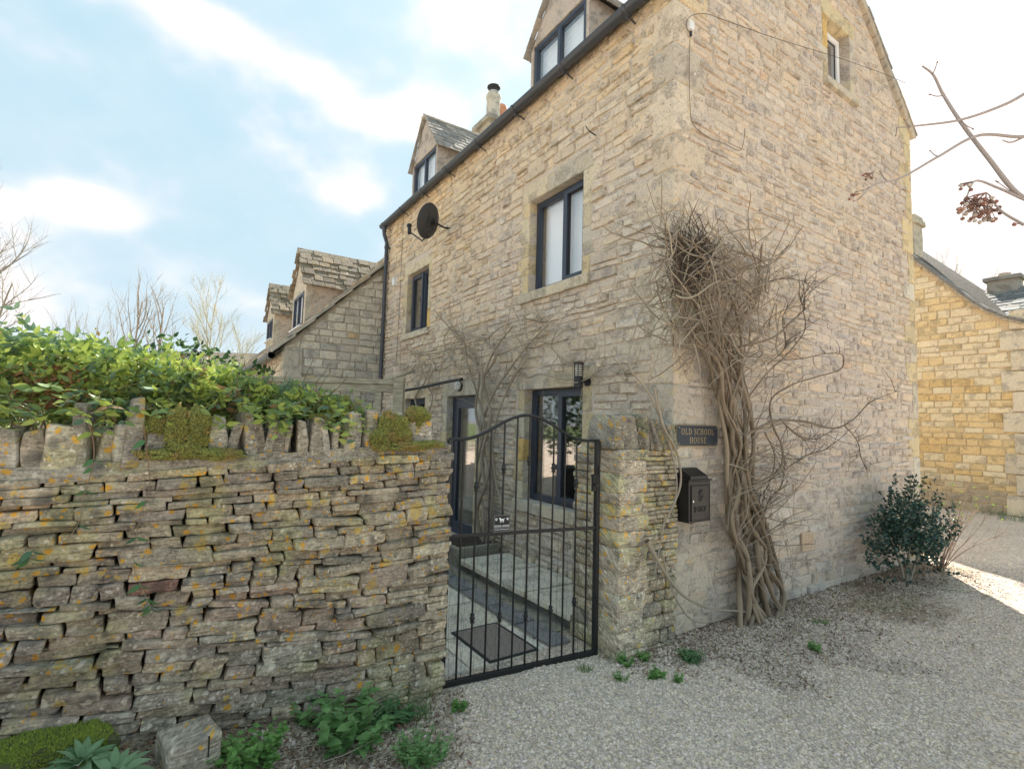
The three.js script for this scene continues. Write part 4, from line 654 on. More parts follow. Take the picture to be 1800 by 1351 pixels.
{ // post box
  const z1 = .155, a = onZ(1211, 846, z1), b = onZ(1249, 915, z1), w = b.x - a.x, h = a.y - b.y, d = .13, o = thing('post_box', 'black metal post box with crest, on the gable under the name plate', 'post box', [(a.x + b.x) / 2, b.y, z1 - d]);
  part('body', rbox(w, h, d, 0, h / 2, d / 2, .005), M.black, o);
  part('lid', rbox(w + .016, .012, d + .016, 0, h + .006, d / 2 + .004, .004), M.black, o);
  const hood = new THREE.Shape([[.0, 0], [d - .005, 0], [d - .005, .022], [.02, .075], [0, .075]].map((p) => new THREE.Vector2(...p))); part('hood', new THREE.ExtrudeGeometry(hood, { depth: w * .8, bevelEnabled: true, bevelSize: .003, bevelThickness: .003, bevelSegments: 2 }).rotateY(-Math.PI / 2).translate(w * .4, h + .012, 0), M.black, o);
  part('door', rbox(w - .05, h - .055, .006, .004, h / 2 - .01, d + .002, .003), M.black, o);
  part('door_edge', join([box(w - .045, .004, .008, .004, h - .034, d + .004), box(w - .045, .004, .008, .004, .014, d + .004), box(.004, h - .05, .008, -w / 2 + .027, h / 2 - .01, d + .004), box(.004, h - .05, .008, w / 2 - .019, h / 2 - .01, d + .004)]), M.black, o);
  part('lock', cyl(.008, .009, .012, 0, 0, 0, 14).rotateX(Math.PI / 2), M.steel, o).position.set(-w / 2 + .035, h * .52, d + .01);
  const { FontLoader } = await import('three/addons/loaders/FontLoader.js'), { TextGeometry } = await import('three/addons/geometries/TextGeometry.js'); const font = await new FontLoader().loadAsync('fonts/droid/droid_serif_bold.typeface.json');
  const txt = (s, z) => { const g = new TextGeometry(s, { font, size: z, depth: .004, curveSegments: 3, bevelEnabled: true, bevelThickness: .001, bevelSize: .0006, bevelSegments: 1 }); g.center(); return g; };
  part('lettering', txt('POST', .04), M.black, o).position.set(.004, h * .32, d + .008);
  part('hood_lettering', txt('POST', .024), M.black, o).position.set(0, h + .058, d * .58); o.children[o.children.length - 1].rotation.x = -1.05;
  // crest: a small ornament of scrolls round a shield
  const cr = []; for (let k = 0; k < 7; k++) { const t = k / 6 * 5.2 - 1; cr.push(new THREE.TorusGeometry(.011 + .004 * (k % 3), .003, 5, 12, 4.4).rotateZ(t).translate(Math.sin(t) * .017, Math.cos(t * .9) * .026, 0)); } cr.push(new THREE.SphereGeometry(.013, 12, 8).scale(1, 1.3, .35)); part('crest', join(cr), M.black, o).position.set(.004, h * .66, d + .006);
}
{ // air brick
  const a = onZ(1408, 937, .01), b = onZ(1429, 964, .01), w = b.x - a.x, h = a.y - b.y, o = thing('air_brick', 'pale clay air brick with square holes low on the gable', 'vent', [(a.x + b.x) / 2, (a.y + b.y) / 2, .006]);
  const s = new THREE.Shape([[-w / 2, -h / 2], [w / 2, -h / 2], [w / 2, h / 2], [-w / 2, h / 2]].map((p) => new THREE.Vector2(...p))); for (let i = 0; i < 7; i++) for (let j = 0; j < 6; j++) { const x = -w / 2 + w * (i + 1) / 8, y = -h / 2 + h * (j + 1) / 7, k = .006; s.holes.push(new THREE.Path([[x - k, y - k], [x - k, y + k], [x + k, y + k], [x + k, y - k]].map((p) => new THREE.Vector2(...p)))); }
  part('grille', new THREE.ExtrudeGeometry(s, { depth: .02, bevelEnabled: false }), mat({ color: lin(.62, .46, .32), roughness: .9 }), o); part('void', box(w - .01, h - .01, .004, 0, 0, -.004), M.dark, o);
}
{ // wires on the gable and the little box they come from
  const P = onZ(1213, 47, .02), j = thing('junction_box', 'small white cable box high on the house corner', 'junction box', P.toArray()); part('box', rbox(.06, .08, .035, 0, 0, .01, .008), M.whitePlastic, j); part('gland', cyl(.01, .01, .04, .0, -.07, .01, 8), M.blackRough, j);
  const g = (px, py, z = .03) => onZ(px, py, z);
  single('telephone_wire', tube(curve([g(1213, 58), g(1206, 45, .05), g(1212, 30, .06), g(1240, 24, .05), g(1265, 32), g(1360, 66, .06), g(1470, 100, .1), g(1560, 132, .12), g(1592, 146, .1)], 40), .0028, .0028, 5), mat({ color: lin(.10, .08, .065) }), 'thin dark wire running across the gable below the small window', 'cable');
  single('telephone_wire', tube(curve([g(1213, 66), g(1212, 120), g(1213, 180), g(1217, 215), g(1240, 238), g(1275, 253), g(1302, 264), g(1308, 245), g(1310, 226)], 40), .003, .003, 5), mat({ color: lin(.16, .11, .08) }), 'thin dark wire curving down the gable from the cable box', 'cable');
  const f = (px, py) => onX(px, py, -.03);
  single('wall_cable', tube(curve([f(710, 370), f(706, 450), f(701, 560), f(696, 640)], 20), .004, .004, 5), M.blackRough, 'thin cable running down the front wall near the downpipe', 'cable');
  single('wall_hook', tube(curve([onX(1048, 238, 0), onX(1043, 235, -.08), onX(1036, 230, -.14), onX(1030, 222, -.16)], 8), .007, .005, 6), M.blackRough, 'rusty iron hook sticking out of the wall above the upper window', 'hook');
  single('awning_bar', tube(curve([onX(712, 686, -.12), onX(745, 680, -.14), onX(780, 672, -.14), onX(812, 666, -.12)], 16), .022, .02, 8), M.blackRough, 'black pipe along the front wall above the door', 'pipe');
  single('timber_pole', tube([onX(676, 668, -.45), onX(700, 661, -.3), onX(727, 652, -.12)], .024, .022, 8), mat({ color: lin(.52, .46, .36), map: T.wood, roughness: .9 }), 'pale timber pole propped at the wall beside the fence', 'pole');
}
// ------------------------------------------------------------------ squared stone in courses, each stone a piece
function ashlar({ u0, u1, v0, v1, inside, hMin, hMax, wMin, wMax, seed, tint, name, parent, m = M.stone, d = .05, amp = .006, gap = .014, most = 300, rank, clip }) {
  const r = rng(seed), list = []; let v = v0;
  while (v < v1) { const h = mix(hMin, hMax, r()); let u = u0 - r() * wMin; while (u < u1) { const w = mix(wMin, wMax, r()), a = Math.max(u, u0), b = Math.min(u + w, u1); u += w; if (b - a < .05) continue; const cu = (a + b) / 2, cv = v + h / 2; if (!inside(cu, cv, b - a, h)) continue; const g = block(b - a - gap, h - gap, d, { seg: [3, 3, 2], r: .014, amp, freq: 12, seed: r() * 200 }); if (clip) { const p = g.attributes.position; for (let i = 0; i < p.count; i++) p.setY(i, Math.min(p.getY(i), clip(p.getX(i) + cu) - cv)); g.computeVertexNormals(); } metre(g, cu + r() * 3, cv + r() * 3, 1 / 1.1); paint(g, tint(r, cu, cv)); list.push({ g, p: [cu, cv, r() * .012 - .006] }); } v += h; }
  const rest = []; list.sort((a, b) => (rank ? rank(b.p) - rank(a.p) : 0));
  list.forEach((q, i) => { if (i < most) part(name, q.g, m, parent).position.set(...q.p); else rest.push(q.g.translate(...q.p)); }); if (rest.length) part('far_stones', mergeGeometries(rest), m, parent, 'stuff');
}
{ // lower wing that carries on beyond the house: stone gable end, slated roof, two roof dormers
  const nb = thing('neighbour_cottage', 'lower grey stone cottage with two roof dormers beyond the house', 'house'), Z = -7.03, E0 = -1.74, EY = 2.86, SL = (4.62 - 2.86) / 1.74, LEN = 9, RX = 1.9;
  const roofY = (x) => EY + (x - E0) * SL;
  const sh = new THREE.Shape([[E0, -.3], [RX * 2 - E0, -.3], [RX * 2 - E0, EY], [RX, roofY(RX)], [E0, EY]].map((p) => new THREE.Vector2(...p)));
  part('gable_core', metre(new THREE.ExtrudeGeometry(sh, { depth: .3, bevelEnabled: false }).translate(0, 0, Z - .312)), mat({ color: lin(.50, .44, .35), map: T.stone, roughness: 1 }), nb);
  const ge = sub('gable_end', nb, [0, 0, Z - .02]);
  ashlar({ u0: E0 + .0, u1: .02, v0: .8, v1: 4.6, hMin: .12, hMax: .17, wMin: .2, wMax: .36, seed: 5, parent: ge, name: 'stone', clip: (u) => roofY(u) - .05, inside: (u, v, w, h) => v - h / 2 < roofY(u) - .1 && !(u < E0 + .32 && v > 2.05 && v < 2.75), tint: (r) => vary(r, pick(r, [[4, [.64, .58, .47]], [2, [.56, .51, .43]], [2, [.70, .64, .52]], [.3, [.60, .44, .25]]]), .08), rank: (p) => p[1] });
  part('quoin', paint(metre(block(.32, .4, .08, { seg: [3, 3, 2], amp: .004 })), [.60, .53, .42]), M.stone, nb).position.set(E0 + .16, 2.32, Z - .01); part('quoin', paint(metre(block(.26, .28, .08, { seg: [3, 3, 2], amp: .004 })), [.56, .50, .40]), M.stone, nb).position.set(E0 + .13, 2.65, Z - .012);
  const fw = sub('front_wall', nb, [E0, 0, Z], -Math.PI / 2); part('wall_core', metre(box(LEN, 3.1, .3, -LEN / 2, 1.3, -.16)), mat({ color: lin(.6, .52, .40), map: T.stone, roughness: 1 }), fw);
  ashlar({ u0: -LEN, u1: 0, v0: 1.2, v1: 2.82, hMin: .13, hMax: .18, wMin: .25, wMax: .45, seed: 6, parent: fw, name: 'stone', inside: () => true, tint: (r) => vary(r, [.70, .61, .46], .1), rank: (p) => p[0], most: 40 });
  const dep = RX - E0 + .18, rise = dep * SL; const dormZ = [[-8.1, -9.6], [-12.0, -13.4]];
  const rows = slateRows({ n: 17, len: LEN + .12, depth: dep, rise, w: .34, t: .03, seed: 71, jag: .02, tint: [[3, [.40, .36, .30]], [2, [.47, .42, .33]], [1, [.33, .30, .26]], [1, [.5, .38, .22]]], skip: (u, f) => { const z = Z - LEN / 2 + .06 + u; return f > .1 && f < .55 && dormZ.some(([a, b]) => z < a - .1 && z > b + .1); } });
  const base = V(E0 - .18, EY - .18 * SL + .04, Z - LEN / 2 + .06);
  part('roof_boarding', box(Math.hypot(dep, rise), .04, LEN).rotateZ(Math.atan(SL)).translate(dep / 2, rise / 2 - .015, 0), M.dark, nb).position.copy(base);
  part('roof_slates', join(rows.flat().map((q) => q.g)), M.tile, nb, 'stuff').position.copy(base);
  for (let k = 0; k < 12; k++) { const f = (k + .5) / 12, L = Math.hypot(dep, rise) / 12; const o = part('verge_slate', paint(metre(block(L * 1.12, .035, .2, { seg: [4, 2, 3], r: .008, amp: .008, seed: 900 + k }), k), vary(rng(k + 70), [.46, .42, .34], .15)), M.tile, nb); o.position.set(base.x + dep * f, base.y + rise * f + .01, Z + .02); o.rotation.z = Math.atan(SL) - .06; }
  part('gutter', tube([V(E0 - .2, EY - .2, Z + .06), V(E0 - .2, EY - .2, Z - LEN)], .06, .06, 12), M.gutter, nb);
  part('roof_rear', metre(box(Math.hypot(dep, rise), .06, LEN).rotateZ(-Math.atan(SL)).translate(RX + dep / 2, roofY(RX) - rise / 2, base.z)), mat({ color: lin(.3, .27, .22), roughness: 1 }), nb);
  // dormers: rendered cheeks, slated roofs with moss and lichen
  const dormer = (zc, w, y0, ey, ay, seed) => {
    const d = sub('dormer', nb, [-1.2, 0, zc], -Math.PI / 2), hw = w / 2, ww = w - .34, wy0 = y0 + .06, wy1 = ey - .12, back = 1.75;
    const s = new THREE.Shape([[-hw, y0 - .25], [hw, y0 - .25], [hw, ey], [0, ay], [-hw, ey]].map((p) => new THREE.Vector2(...p))); s.holes.push(new THREE.Path([[-ww / 2, wy0], [-ww / 2, wy1], [ww / 2, wy1], [ww / 2, wy0]].map((p) => new THREE.Vector2(...p))));
    part('dormer_front', metre(new THREE.ExtrudeGeometry(s, { depth: .12, bevelEnabled: false }).translate(0, 0, -.12)), mat({ color: lin(.60, .52, .40), map: T.stone, bumpMap: T.bump, bumpScale: .006, roughness: 1 }), d);
    for (const q of [-1, 1]) part('dormer_cheek', metre(box(.1, ey - y0 + .1, back, q * (hw - .052), (ey + y0) / 2 + .0, -.122 - back / 2)), mat({ color: lin(.56, .46, .36), map: T.stone, bumpMap: T.bump, bumpScale: .006, roughness: 1 }), d);
    casement('dormer_window', [-ww / 2, ww / 2, wy0, wy1], d, 0, { set: -.02, blind: .98, sash: 2, at: V(0, wy0 + .006, -.02) });
    part('window_sill', box(ww + .1, .03, .1, 0, wy0 - .02, .03), M.upvc, d);
    for (const q of [-1, 1]) { const rr = slateRows({ n: 7, len: back + .35, depth: hw + .12, rise: (hw + .12) * (ay - ey + .06) / hw, w: .22, t: .028, lap: .03, jag: .03, seed: seed + q, tint: [[3, [.46, .40, .32]], [2, [.54, .47, .37]], [1.2, [.38, .33, .27]]] }); rr.flat().forEach(({ g }) => { g.translate(-(hw + .12), 0, 0); if (q > 0) flipX(g); part('slate', g, M.dry, d).position.set(0, ey - .08, -(back + .35) / 2 + .1); }); }
    part('dormer_ridge', paint(metre(block(.16, .07, back + .36, { seg: [3, 3, 8], r: .03, amp: .01, seed })), [.50, .46, .34]), M.tile, d).position.set(0, ay + .07, -(back + .35) / 2 + .1);
  };
  dormer(-8.85, 1.34, 3.42, 4.32, 5.06, 51); dormer(-12.7, 1.24, 3.62, 4.36, 5.1, 61);
}
{ // golden stone building across the yard at the end of the lane
  const ob = thing('golden_stone_barn', 'golden yellow stone gable with sweeping stone slate verge behind the house', 'house'), X = 11;
  const verge = [[1608, 455], [1640, 478], [1680, 507], [1710, 530], [1735, 545], [1765, 558], [1800, 566], [1850, 570]].map(([a, b]) => { const P = onX(a, b, X); return [P.z, P.y]; }); verge.unshift([-3.95, 7.85]);
  const vy = (z) => { for (let i = 0; i < verge.length - 1; i++) if (z >= verge[i][0] && z <= verge[i + 1][0]) return mix(verge[i][1], verge[i + 1][1], (z - verge[i][0]) / (verge[i + 1][0] - verge[i][0])); return z < verge[0][0] ? verge[0][1] : verge[verge.length - 1][1]; };
  const W = sub('gable_end', ob, [X, 0, 0], -Math.PI / 2), z0 = verge[0][0] - 3.4, z1 = verge[verge.length - 1][0];
  const s = new THREE.Shape([[z0, -.4], [z1, -.4], ...[...verge].reverse().map(([z, y]) => [z, y - .06]), [z0, verge[0][1] - 3.9]].map((p) => new THREE.Vector2(...p))); part('wall_core', metre(new THREE.ExtrudeGeometry(s, { depth: .4, bevelEnabled: false }).translate(0, 0, -.386), 0, 0, 1 / 1.2), mat({ color: lin(.62, .49, .31), map: T.stone, roughness: 1 }), W);
  const qz = onX(1762, 700, X).z;
  const tintO = (r, u, v) => { const low = sstep(.75, .3, v + (r() - .5) * .3); const c = vary(r, pick(r, v > 2.8 ? [[4, [.76, .63, .42]], [2, [.72, .55, .30]]] : [[3, [.72, .53, .27]], [2, [.75, .62, .40]], [1.0, [.68, .48, .22]]]), .07); return [mix(c[0], .42, low), mix(c[1], .35, low), mix(c[2], .24, low)]; };
  ashlar({ u0: -2.9, u1: z1 - .05, v0: -.1, v1: 6.2, hMin: .11, hMax: .19, wMin: .2, wMax: .42, seed: 15, parent: W, name: 'stone', d: .06, amp: .008, gap: .012, clip: (u) => vy(u) - .09, inside: (u, v, w, h) => v - h / 2 < vy(u) - .16 && u < qz + .2, tint: tintO, rank: (p) => (p[0] > onX(1612, 700, X).z ? 1 : 0) });
  const r = rng(4); for (let y = 0; y < 3.8; y += .42) { const w = Math.floor((y + .02) / .42) % 2 ? .5 : .66; part('quoin', paint(metre(block(w, .40, .1, { seg: [4, 4, 2], r: .012, amp: .006, seed: y * 9 }), y, y, 1 / 1.1), vary(r, [.66, .57, .42], .06)), M.stone, W).position.set(qz + .34 - (w - .5) / 2 + .08, y + .21, .012); }
  // verge slates: two leaves of stone along the sweep
  for (let i = 0; i < verge.length - 1; i++) for (const k of [0, 1]) for (let q = 0; q < 3; q++) { const f = (q + .5) / 3, a = verge[i], b = verge[i + 1], L = Math.hypot(b[0] - a[0], b[1] - a[1]) / 3; const o = part('verge_slate', paint(metre(block(L * 1.15, .05, .5, { seg: [3, 2, 3], r: .01, amp: .012, seed: i * 7 + q + k * 50 }), i), vary(r, k ? [.24, .225, .20] : [.44, .38, .29], .12)), M.tile, W); o.position.set(mix(a[0], b[0], f), mix(a[1], b[1], f) - .03 + k * .055, -.12 + (k ? .02 : 0)); o.rotation.z = Math.atan2(b[1] - a[1], b[0] - a[0]) + .03; }
  const rf = []; for (let i = 0; i < verge.length - 1; i++) { const a = verge[i], b = verge[i + 1], L = Math.hypot(b[0] - a[0], b[1] - a[1]); rf.push(metre(box(L + .02, .05, 5).rotateZ(Math.atan2(b[1] - a[1], b[0] - a[0])).translate((a[0] + b[0]) / 2, (a[1] + b[1]) / 2 + .03, -2.9), 0, 0)); } { const L = Math.hypot(3.5, 4); rf.push(metre(box(L, .05, 5).rotateZ(Math.atan2(4, 3.5)).translate(verge[0][0] - 1.75, verge[0][1] - 1.97, -2.9))); } part('roof', join(rf), mat({ color: lin(.17, .145, .115), map: T.dry, bumpMap: T.bump, bumpScale: .03, roughness: 1 }), W);
  // the range behind: slated slope towards the lane, ridge and chimney
  const ra = onX(1738, 516, 13.2), rb = onX(1860, 590, 13.2), rl = 6, ry0 = 4.05, ry1 = onX(1770, 508, 15.0).y;
  const rows = slateRows({ n: 13, len: rl, depth: 2.6, rise: ry1 - ry0, w: .34, t: .035, seed: 19, jag: .03, tint: [[3, [.34, .33, .31]], [2, [.42, .40, .36]], [1, [.27, .26, .25]]].map(([w, c]) => [w, c.map((q) => q * .75)]) }); rows.flat().forEach((q) => part('slate', q.g, M.tile, ob).position.set(12.5, ry0, ra.z + rl / 2 - .5));
  part('roof_boarding', box(Math.hypot(2.6, ry1 - ry0), .04, rl).rotateZ(Math.atan2(ry1 - ry0, 2.6)).translate(1.3, (ry1 - ry0) / 2 - .02, 0), M.dark, ob).position.set(12.5, ry0, ra.z + rl / 2 - .5);
  part('range_wall', metre(box(.4, 4.3, rl, 12.9, 1.95, ra.z + rl / 2 - .5)), M.mortar, ob);
  { const P = onX(1601, 395, 12.2), st = sub('chimney', ob, [12.2, P.y, P.z]); part('stack', paint(metre(block(.5, 2.2, .34, { seg: [4, 10, 4], r: .02, amp: .02, freq: 4, seed: 4 }), 0, 0, 1 / 1.2), [.62, .54, .40]), M.stone, st).position.y = -1.1; part('chimney_cap', paint(metre(block(.6, .14, .46, { seg: [3, 3, 3], r: .02, amp: .015, seed: 9 })), [.60, .52, .38]), M.stone, st).position.y = .0; part('chimney_cap', paint(metre(block(.52, .12, .38, { seg: [3, 3, 3], r: .02, amp: .015, seed: 10 })), [.60, .52, .38]), M.stone, st).position.y = .12; }
  const c = onX(1767, 500, 15.1), ch = sub('chimney', ob, [c.x, c.y, c.z]); part('stack', paint(metre(block(.5, .9, .62, { seg: [3, 4, 3], amp: .01 })), [.46, .41, .34]), M.stone, ch).position.y = -.32; part('chimney_cap', paint(metre(block(.62, .1, .76, { seg: [3, 3, 3], amp: .008 })), [.40, .37, .32]), M.stone, ch).position.y = .14; part('pot', cyl(.15, .13, .12, 0, .24, 0, 14), mat({ color: lin(.5, .4, .3), roughness: .9 }), ch);
}
{ // long low roof far behind the hedge
  const a = away(255, 596, 26), b = away(470, 614, 26), h = thing('distant_house', 'long brown roof showing far off above the hedge', 'house', [(a.x + b.x) / 2, 0, (a.z + b.z) / 2], Math.atan2(-(b.z - a.z), b.x - a.x)), w = a.distanceTo(b) + 3, y = (a.y + b.y) / 2;
  part('wall', metre(box(w, 3.2, 5, 0, 1.2, -3)), M.mortar, h); const sh = new THREE.Shape([[-.3, 2.7], [3.2, y], [6.4, 2.7]].map((p) => new THREE.Vector2(...p))); part('roof', metre(new THREE.ExtrudeGeometry(sh, { depth: w + .6, bevelEnabled: false }).rotateY(Math.PI / 2).translate(-w / 2 - .3, 0, 0)), mat({ color: lin(.26, .21, .17), map: T.stone, bumpMap: T.bump, bumpScale: .03, roughness: 1 }), h); part('chimney', metre(box(.6, 1.2, .5, w * .3, y, -3.2)), M.mortar, h);
  const p = thing('garden_post', 'thin dark post with a cap poking out of the hedge', 'post', onZ(342, 640, -1.6).setY(0).toArray()); const top = onZ(342, 620, -1.6).y; part('stake', cyl(.014, .014, top, 0, top / 2, 0, 8), M.blackRough, p); part('cap', new THREE.SphereGeometry(.028, 12, 8), M.blackRough, p).position.y = top;
}
// ------------------------------------------------------------------ timber fence of palings with an open top, and the bin beside it
{
  const A = V(-1.49, 0, -2.06), B = V(-4.6, 0, -4.12), dir = B.clone().sub(A), L = dir.length(), f = thing('timber_fence', 'pale timber fence with open square top rail behind the hedge', 'fence', A.toArray(), Math.atan2(-dir.z, dir.x)), r = rng(17);
  const piece = (name, w, h, d, x, y, z) => { const g = rbox(w, h, d, 0, 0, 0, .004); const o = part(name, metre(g, r() * 3, r() * 3, 1.2), M.fenceWood, f); o.position.set(x, y, z); return o; };
  for (let k = 0; k < 3; k++) piece('post', .095, 2.02, .095, k * 1.82, 1.0, 0);
  piece('top_rail', L, .05, .07, L / 2 - .02, 1.965, 0); piece('rail', L, .075, .04, L / 2, 1.90, 0); piece('rail', L, .075, .04, L / 2, 1.60, 0); piece('rail', L, .07, .04, L / 2, .35, 0);
  for (let x = .2; x < L; x += .2) if (Math.abs(x % 1.82) > .06) piece('baluster', .06, .24, .03, x, 1.75, .001);
  for (let x = .09; x < L; x += .105) piece('paling', .085, 1.52, .018, x, .82, .032);
  const b = thing('wheelie_bin', 'black plastic wheeled bin standing in the yard by the fence', 'bin', [-1.28, .02, -3.0], 2.2); const body = new THREE.BoxGeometry(.44, .86, .5, 2, 4, 2), p = body.attributes.position; for (let i = 0; i < p.count; i++) { const t = p.getY(i) / .86 + .5; p.setX(i, p.getX(i) * mix(.8, 1.05, t)); p.setZ(i, p.getZ(i) * mix(.8, 1.05, t)); } body.computeVertexNormals(); part('body', body.translate(0, .5, 0), M.blackRough, b); part('lid', rbox(.5, .06, .56, 0, .96, 0, .02), M.blackRough, b); part('handle', tube([V(-.18, .93, -.32), V(.18, .93, -.32)], .015, .015, 8), M.blackRough, b); for (const s of [-1, 1]) part('wheel', cyl(.1, .1, .05, 0, 0, 0, 18).rotateZ(Math.PI / 2), M.blackRough, b).position.set(s * .2, .1, -.22);
}
// ------------------------------------------------------------------ growing things
const BARK = { vine: [.27, .205, .14], grey: [.33, .27, .205], dark: [.11, .083, .062], pale: [.42, .345, .255], red: [.26, .16, .11] };
function walk(r, p, d, n, step, wob, lift = 0, keep = null) { const pts = [p.clone()]; let q = p.clone(), v = d.clone().normalize(); const t = V(r() - .5, r() - .5, r() - .5).multiplyScalar(wob * .5); for (let i = 0; i < n; i++) { v.add(V(r() - .5, r() - .5, r() - .5).multiplyScalar(wob)).add(t); v.y += lift; v.normalize(); q = q.clone().addScaledVector(v, step); if (keep) keep(q, v); pts.push(q); } return pts; }
const shadeOf = (r, c, k = .25) => { const f = 1 + (r() - .5) * 2 * k; return [c[0] * f, c[1] * f, c[2] * f]; };
const tipOf = (pts, i) => ({ p: pts[i], d: pts[Math.min(i + 1, pts.length - 1)].clone().sub(pts[Math.max(i - 1, 0)]).normalize() });
{ // old climber on the gable: a trunk of twisted stems, a tangled head, long side arms
  const r = rng(1201), v = thing('gable_climber', 'large leafless climber with twisted stems and tangled head on the gable', 'climbing plant'), keepG = (q) => { if (q.z < .03) q.z = .03 + r() * .02; if (q.z > .5) q.z = .5; };
  const stems = [];
  for (let k = 0; k < 17; k++) {
    const a = k / 17, bx = mix(1302, 1388, a), w = (y, x0, x1) => [mix(x0, x1, clamp(a + (r() - .5) * .55)), y];
    const px = [[bx, 1092 - 8 * Math.sin(a * 3)], w(1040, 1300, 1378), w(980, 1296, 1362), w(915, 1280, 1345), w(850, 1278, 1330), w(780, 1275, 1325), w(710, 1265, 1318), w(650, 1250, 1312), w(590, 1225, 1310), w(530, 1195, 1330), w(470, 1180, 1350), w(430, 1170, 1340)];
    const cut = 9 + Math.floor(r() * 4), ph = r() * 6.3, pts = px.slice(0, cut).map(([x, y], i) => onZ(x, y, i === 0 ? .12 + .12 * r() : .09 + .07 * Math.sin(ph + i * 1.15) + r() * .04)); pts[0].y = -.02;
    const c = curve(pts, 60), r0 = mix(.013, .027, r()); part('stem', tube(c, r0, r0 * .38, 8, shadeOf(r, BARK.vine, .45), shadeOf(r, BARK.vine, .3)), M.bark, v); stems.push(c);
  }
  const G = (list, z = .12) => list.map(([x, y], i) => onZ(x, y, z + .04 * Math.sin(i * 1.7) + (r() - .5) * .04));
  const arms = [[[1307, 767], [1359, 741], [1415, 741], [1470, 752], [1500, 737], [1529, 708], [1581, 686]], [[1322, 856], [1374, 819], [1374, 782], [1359, 749], [1355, 704], [1389, 678], [1433, 663], [1481, 645], [1483, 626], [1455, 621], [1411, 630], [1359, 634]], [[1485, 748], [1507, 774], [1514, 804], [1524, 824]], [[1300, 610], [1359, 593], [1389, 567], [1415, 541], [1407, 526], [1426, 501]], [[1370, 735], [1396, 760], [1433, 771], [1470, 752]], [[1310, 880], [1345, 850], [1380, 825], [1420, 800], [1450, 790], [1490, 760]], [[1315, 700], [1345, 660], [1395, 610], [1416, 575], [1412, 530], [1440, 500]], [[1345, 760], [1362, 800], [1352, 850], [1330, 880]], [[1300, 540], [1340, 500], [1390, 490], [1425, 498]], [[1335, 930], [1352, 880], [1375, 850], [1380, 800]], [[1350, 640], [1380, 610], [1376, 560], [1400, 520]]];
  const armPts = arms.map((a, i) => { const c = curve(G(a, i === 0 ? .2 : .14), 46); part('side_arm', tube(c, [.014, .011, .007, .011, .007, .008, .008, .008, .007, .007, .006][i], .003, 7, BARK.vine, BARK.dark), M.bark, v); return c; });
  const low = [[[1155, 690], [1165, 745], [1190, 795], [1197, 845], [1178, 900], [1150, 945], [1137, 952]], [[1150, 680], [1160, 735], [1180, 790], [1190, 850], [1182, 905]], [[1137, 950], [1165, 1000], [1200, 1045], [1245, 1068], [1300, 1074], [1345, 1078]], [[1163, 970], [1185, 1045], [1215, 1088], [1250, 1092], [1285, 1078]], [[1170, 905], [1160, 960], [1150, 1010]], [[1165, 745], [1140, 690], [1105, 640], [1112, 600], [1128, 540], [1150, 470]]];
  low.forEach((a, i) => part('trailing_stem', tube(curve(a.map(([x, y], j) => onZ(x, y, .16 + .03 * Math.sin(j * 2 + i))), 36), [.010, .008, .017, .008, .006, .007][i], .005, 7, BARK.pale, BARK.grey), M.bark, v));
  const tw = [], twig = (p, d, n, step, wob, r0, col, lift = 0) => { const pts = walk(r, p, d, n, step, wob, lift, keepG); tw.push(tube(pts, r0, r0 * .4, 4, shadeOf(r, col), shadeOf(r, col))); return pts; };
  // the head
  for (let k = 0; k < 380; k++) { const x = 1165 + 190 * Math.pow(r(), 1.25), y = 405 + 200 * Math.pow(r(), 1.2) + (x - 1165) * .22, p = onZ(x + (r() - .5) * 30, y, .05 + r() * .25), a = r() * 6.3; const pts = twig(p, V(Math.cos(a), Math.sin(a) * .9 - .1, (r() - .4) * .5), 6 + Math.floor(r() * 8), .045, .4, mix(.0034, .0095, Math.pow(r(), 1.8)), r() < .5 ? BARK.pale : r() < .6 ? BARK.vine : BARK.grey); if (r() < .4) { const t = tipOf(pts, Math.floor(pts.length * .6)); twig(t.p, t.d.clone().add(V(r() - .5, r() - .5, r() - .5)), 5, .035, .4, .003, BARK.grey); } }
  for (let k = 0; k < 260; k++) { const p = onZ(1185 + r() * 60, 410 + r() * 90, .08 + r() * .14), a = r() * 6.3; twig(p, V(Math.cos(a), Math.sin(a), (r() - .5) * .4), 8, .035, .45, mix(.003, .006, r()), BARK.dark); }
  for (let k = 0; k < 120; k++) { const s = stems[Math.floor(r() * stems.length)], t = tipOf(s, Math.floor(mix(12, 58, r()))); twig(t.p, V((r() - .3) * 2, r() - .2, r() * .5), 8 + Math.floor(r() * 8), .05, .25, mix(.003, .006, r()), BARK.grey); }
  for (const c of armPts) for (let k = 0; k < 22; k++) { const t = tipOf(c, Math.floor(mix(6, c.length - 1, r()))), pts = twig(t.p, t.d.clone().multiplyScalar(.7).add(V((r() - .4) * 1.4, (r() - .4) * 1.5, (r() - .3) * .6)), 4 + Math.floor(r() * 6), .035, .32, mix(.0018, .004, r()), BARK.dark); if (r() < .6) { const u = tipOf(pts, 3); twig(u.p, u.d.clone().add(V(r() - .5, r() - .5, r() - .5)), 4, .025, .35, .0014, BARK.dark); } }
  for (let k = 0; k < 26; k++) { const p = onZ(1250 + r() * 150, 880 + r() * 190, .05 + r() * .2); twig(p, V((r() - .5) * .8, 1, (r() - .5) * .3), 10, .05, .16, .002, BARK.grey); }
  for (let k = 0; k < 40; k++) { const p = onZ(1100 + r() * 90, 430 + r() * 350, .1 + r() * .1); twig(p, V(-.6 + r() * .6, r() - .6, .1), 9, .05, .2, .002, BARK.pale); }
  part('twigs', join(tw), M.bark, v, 'stuff');
}
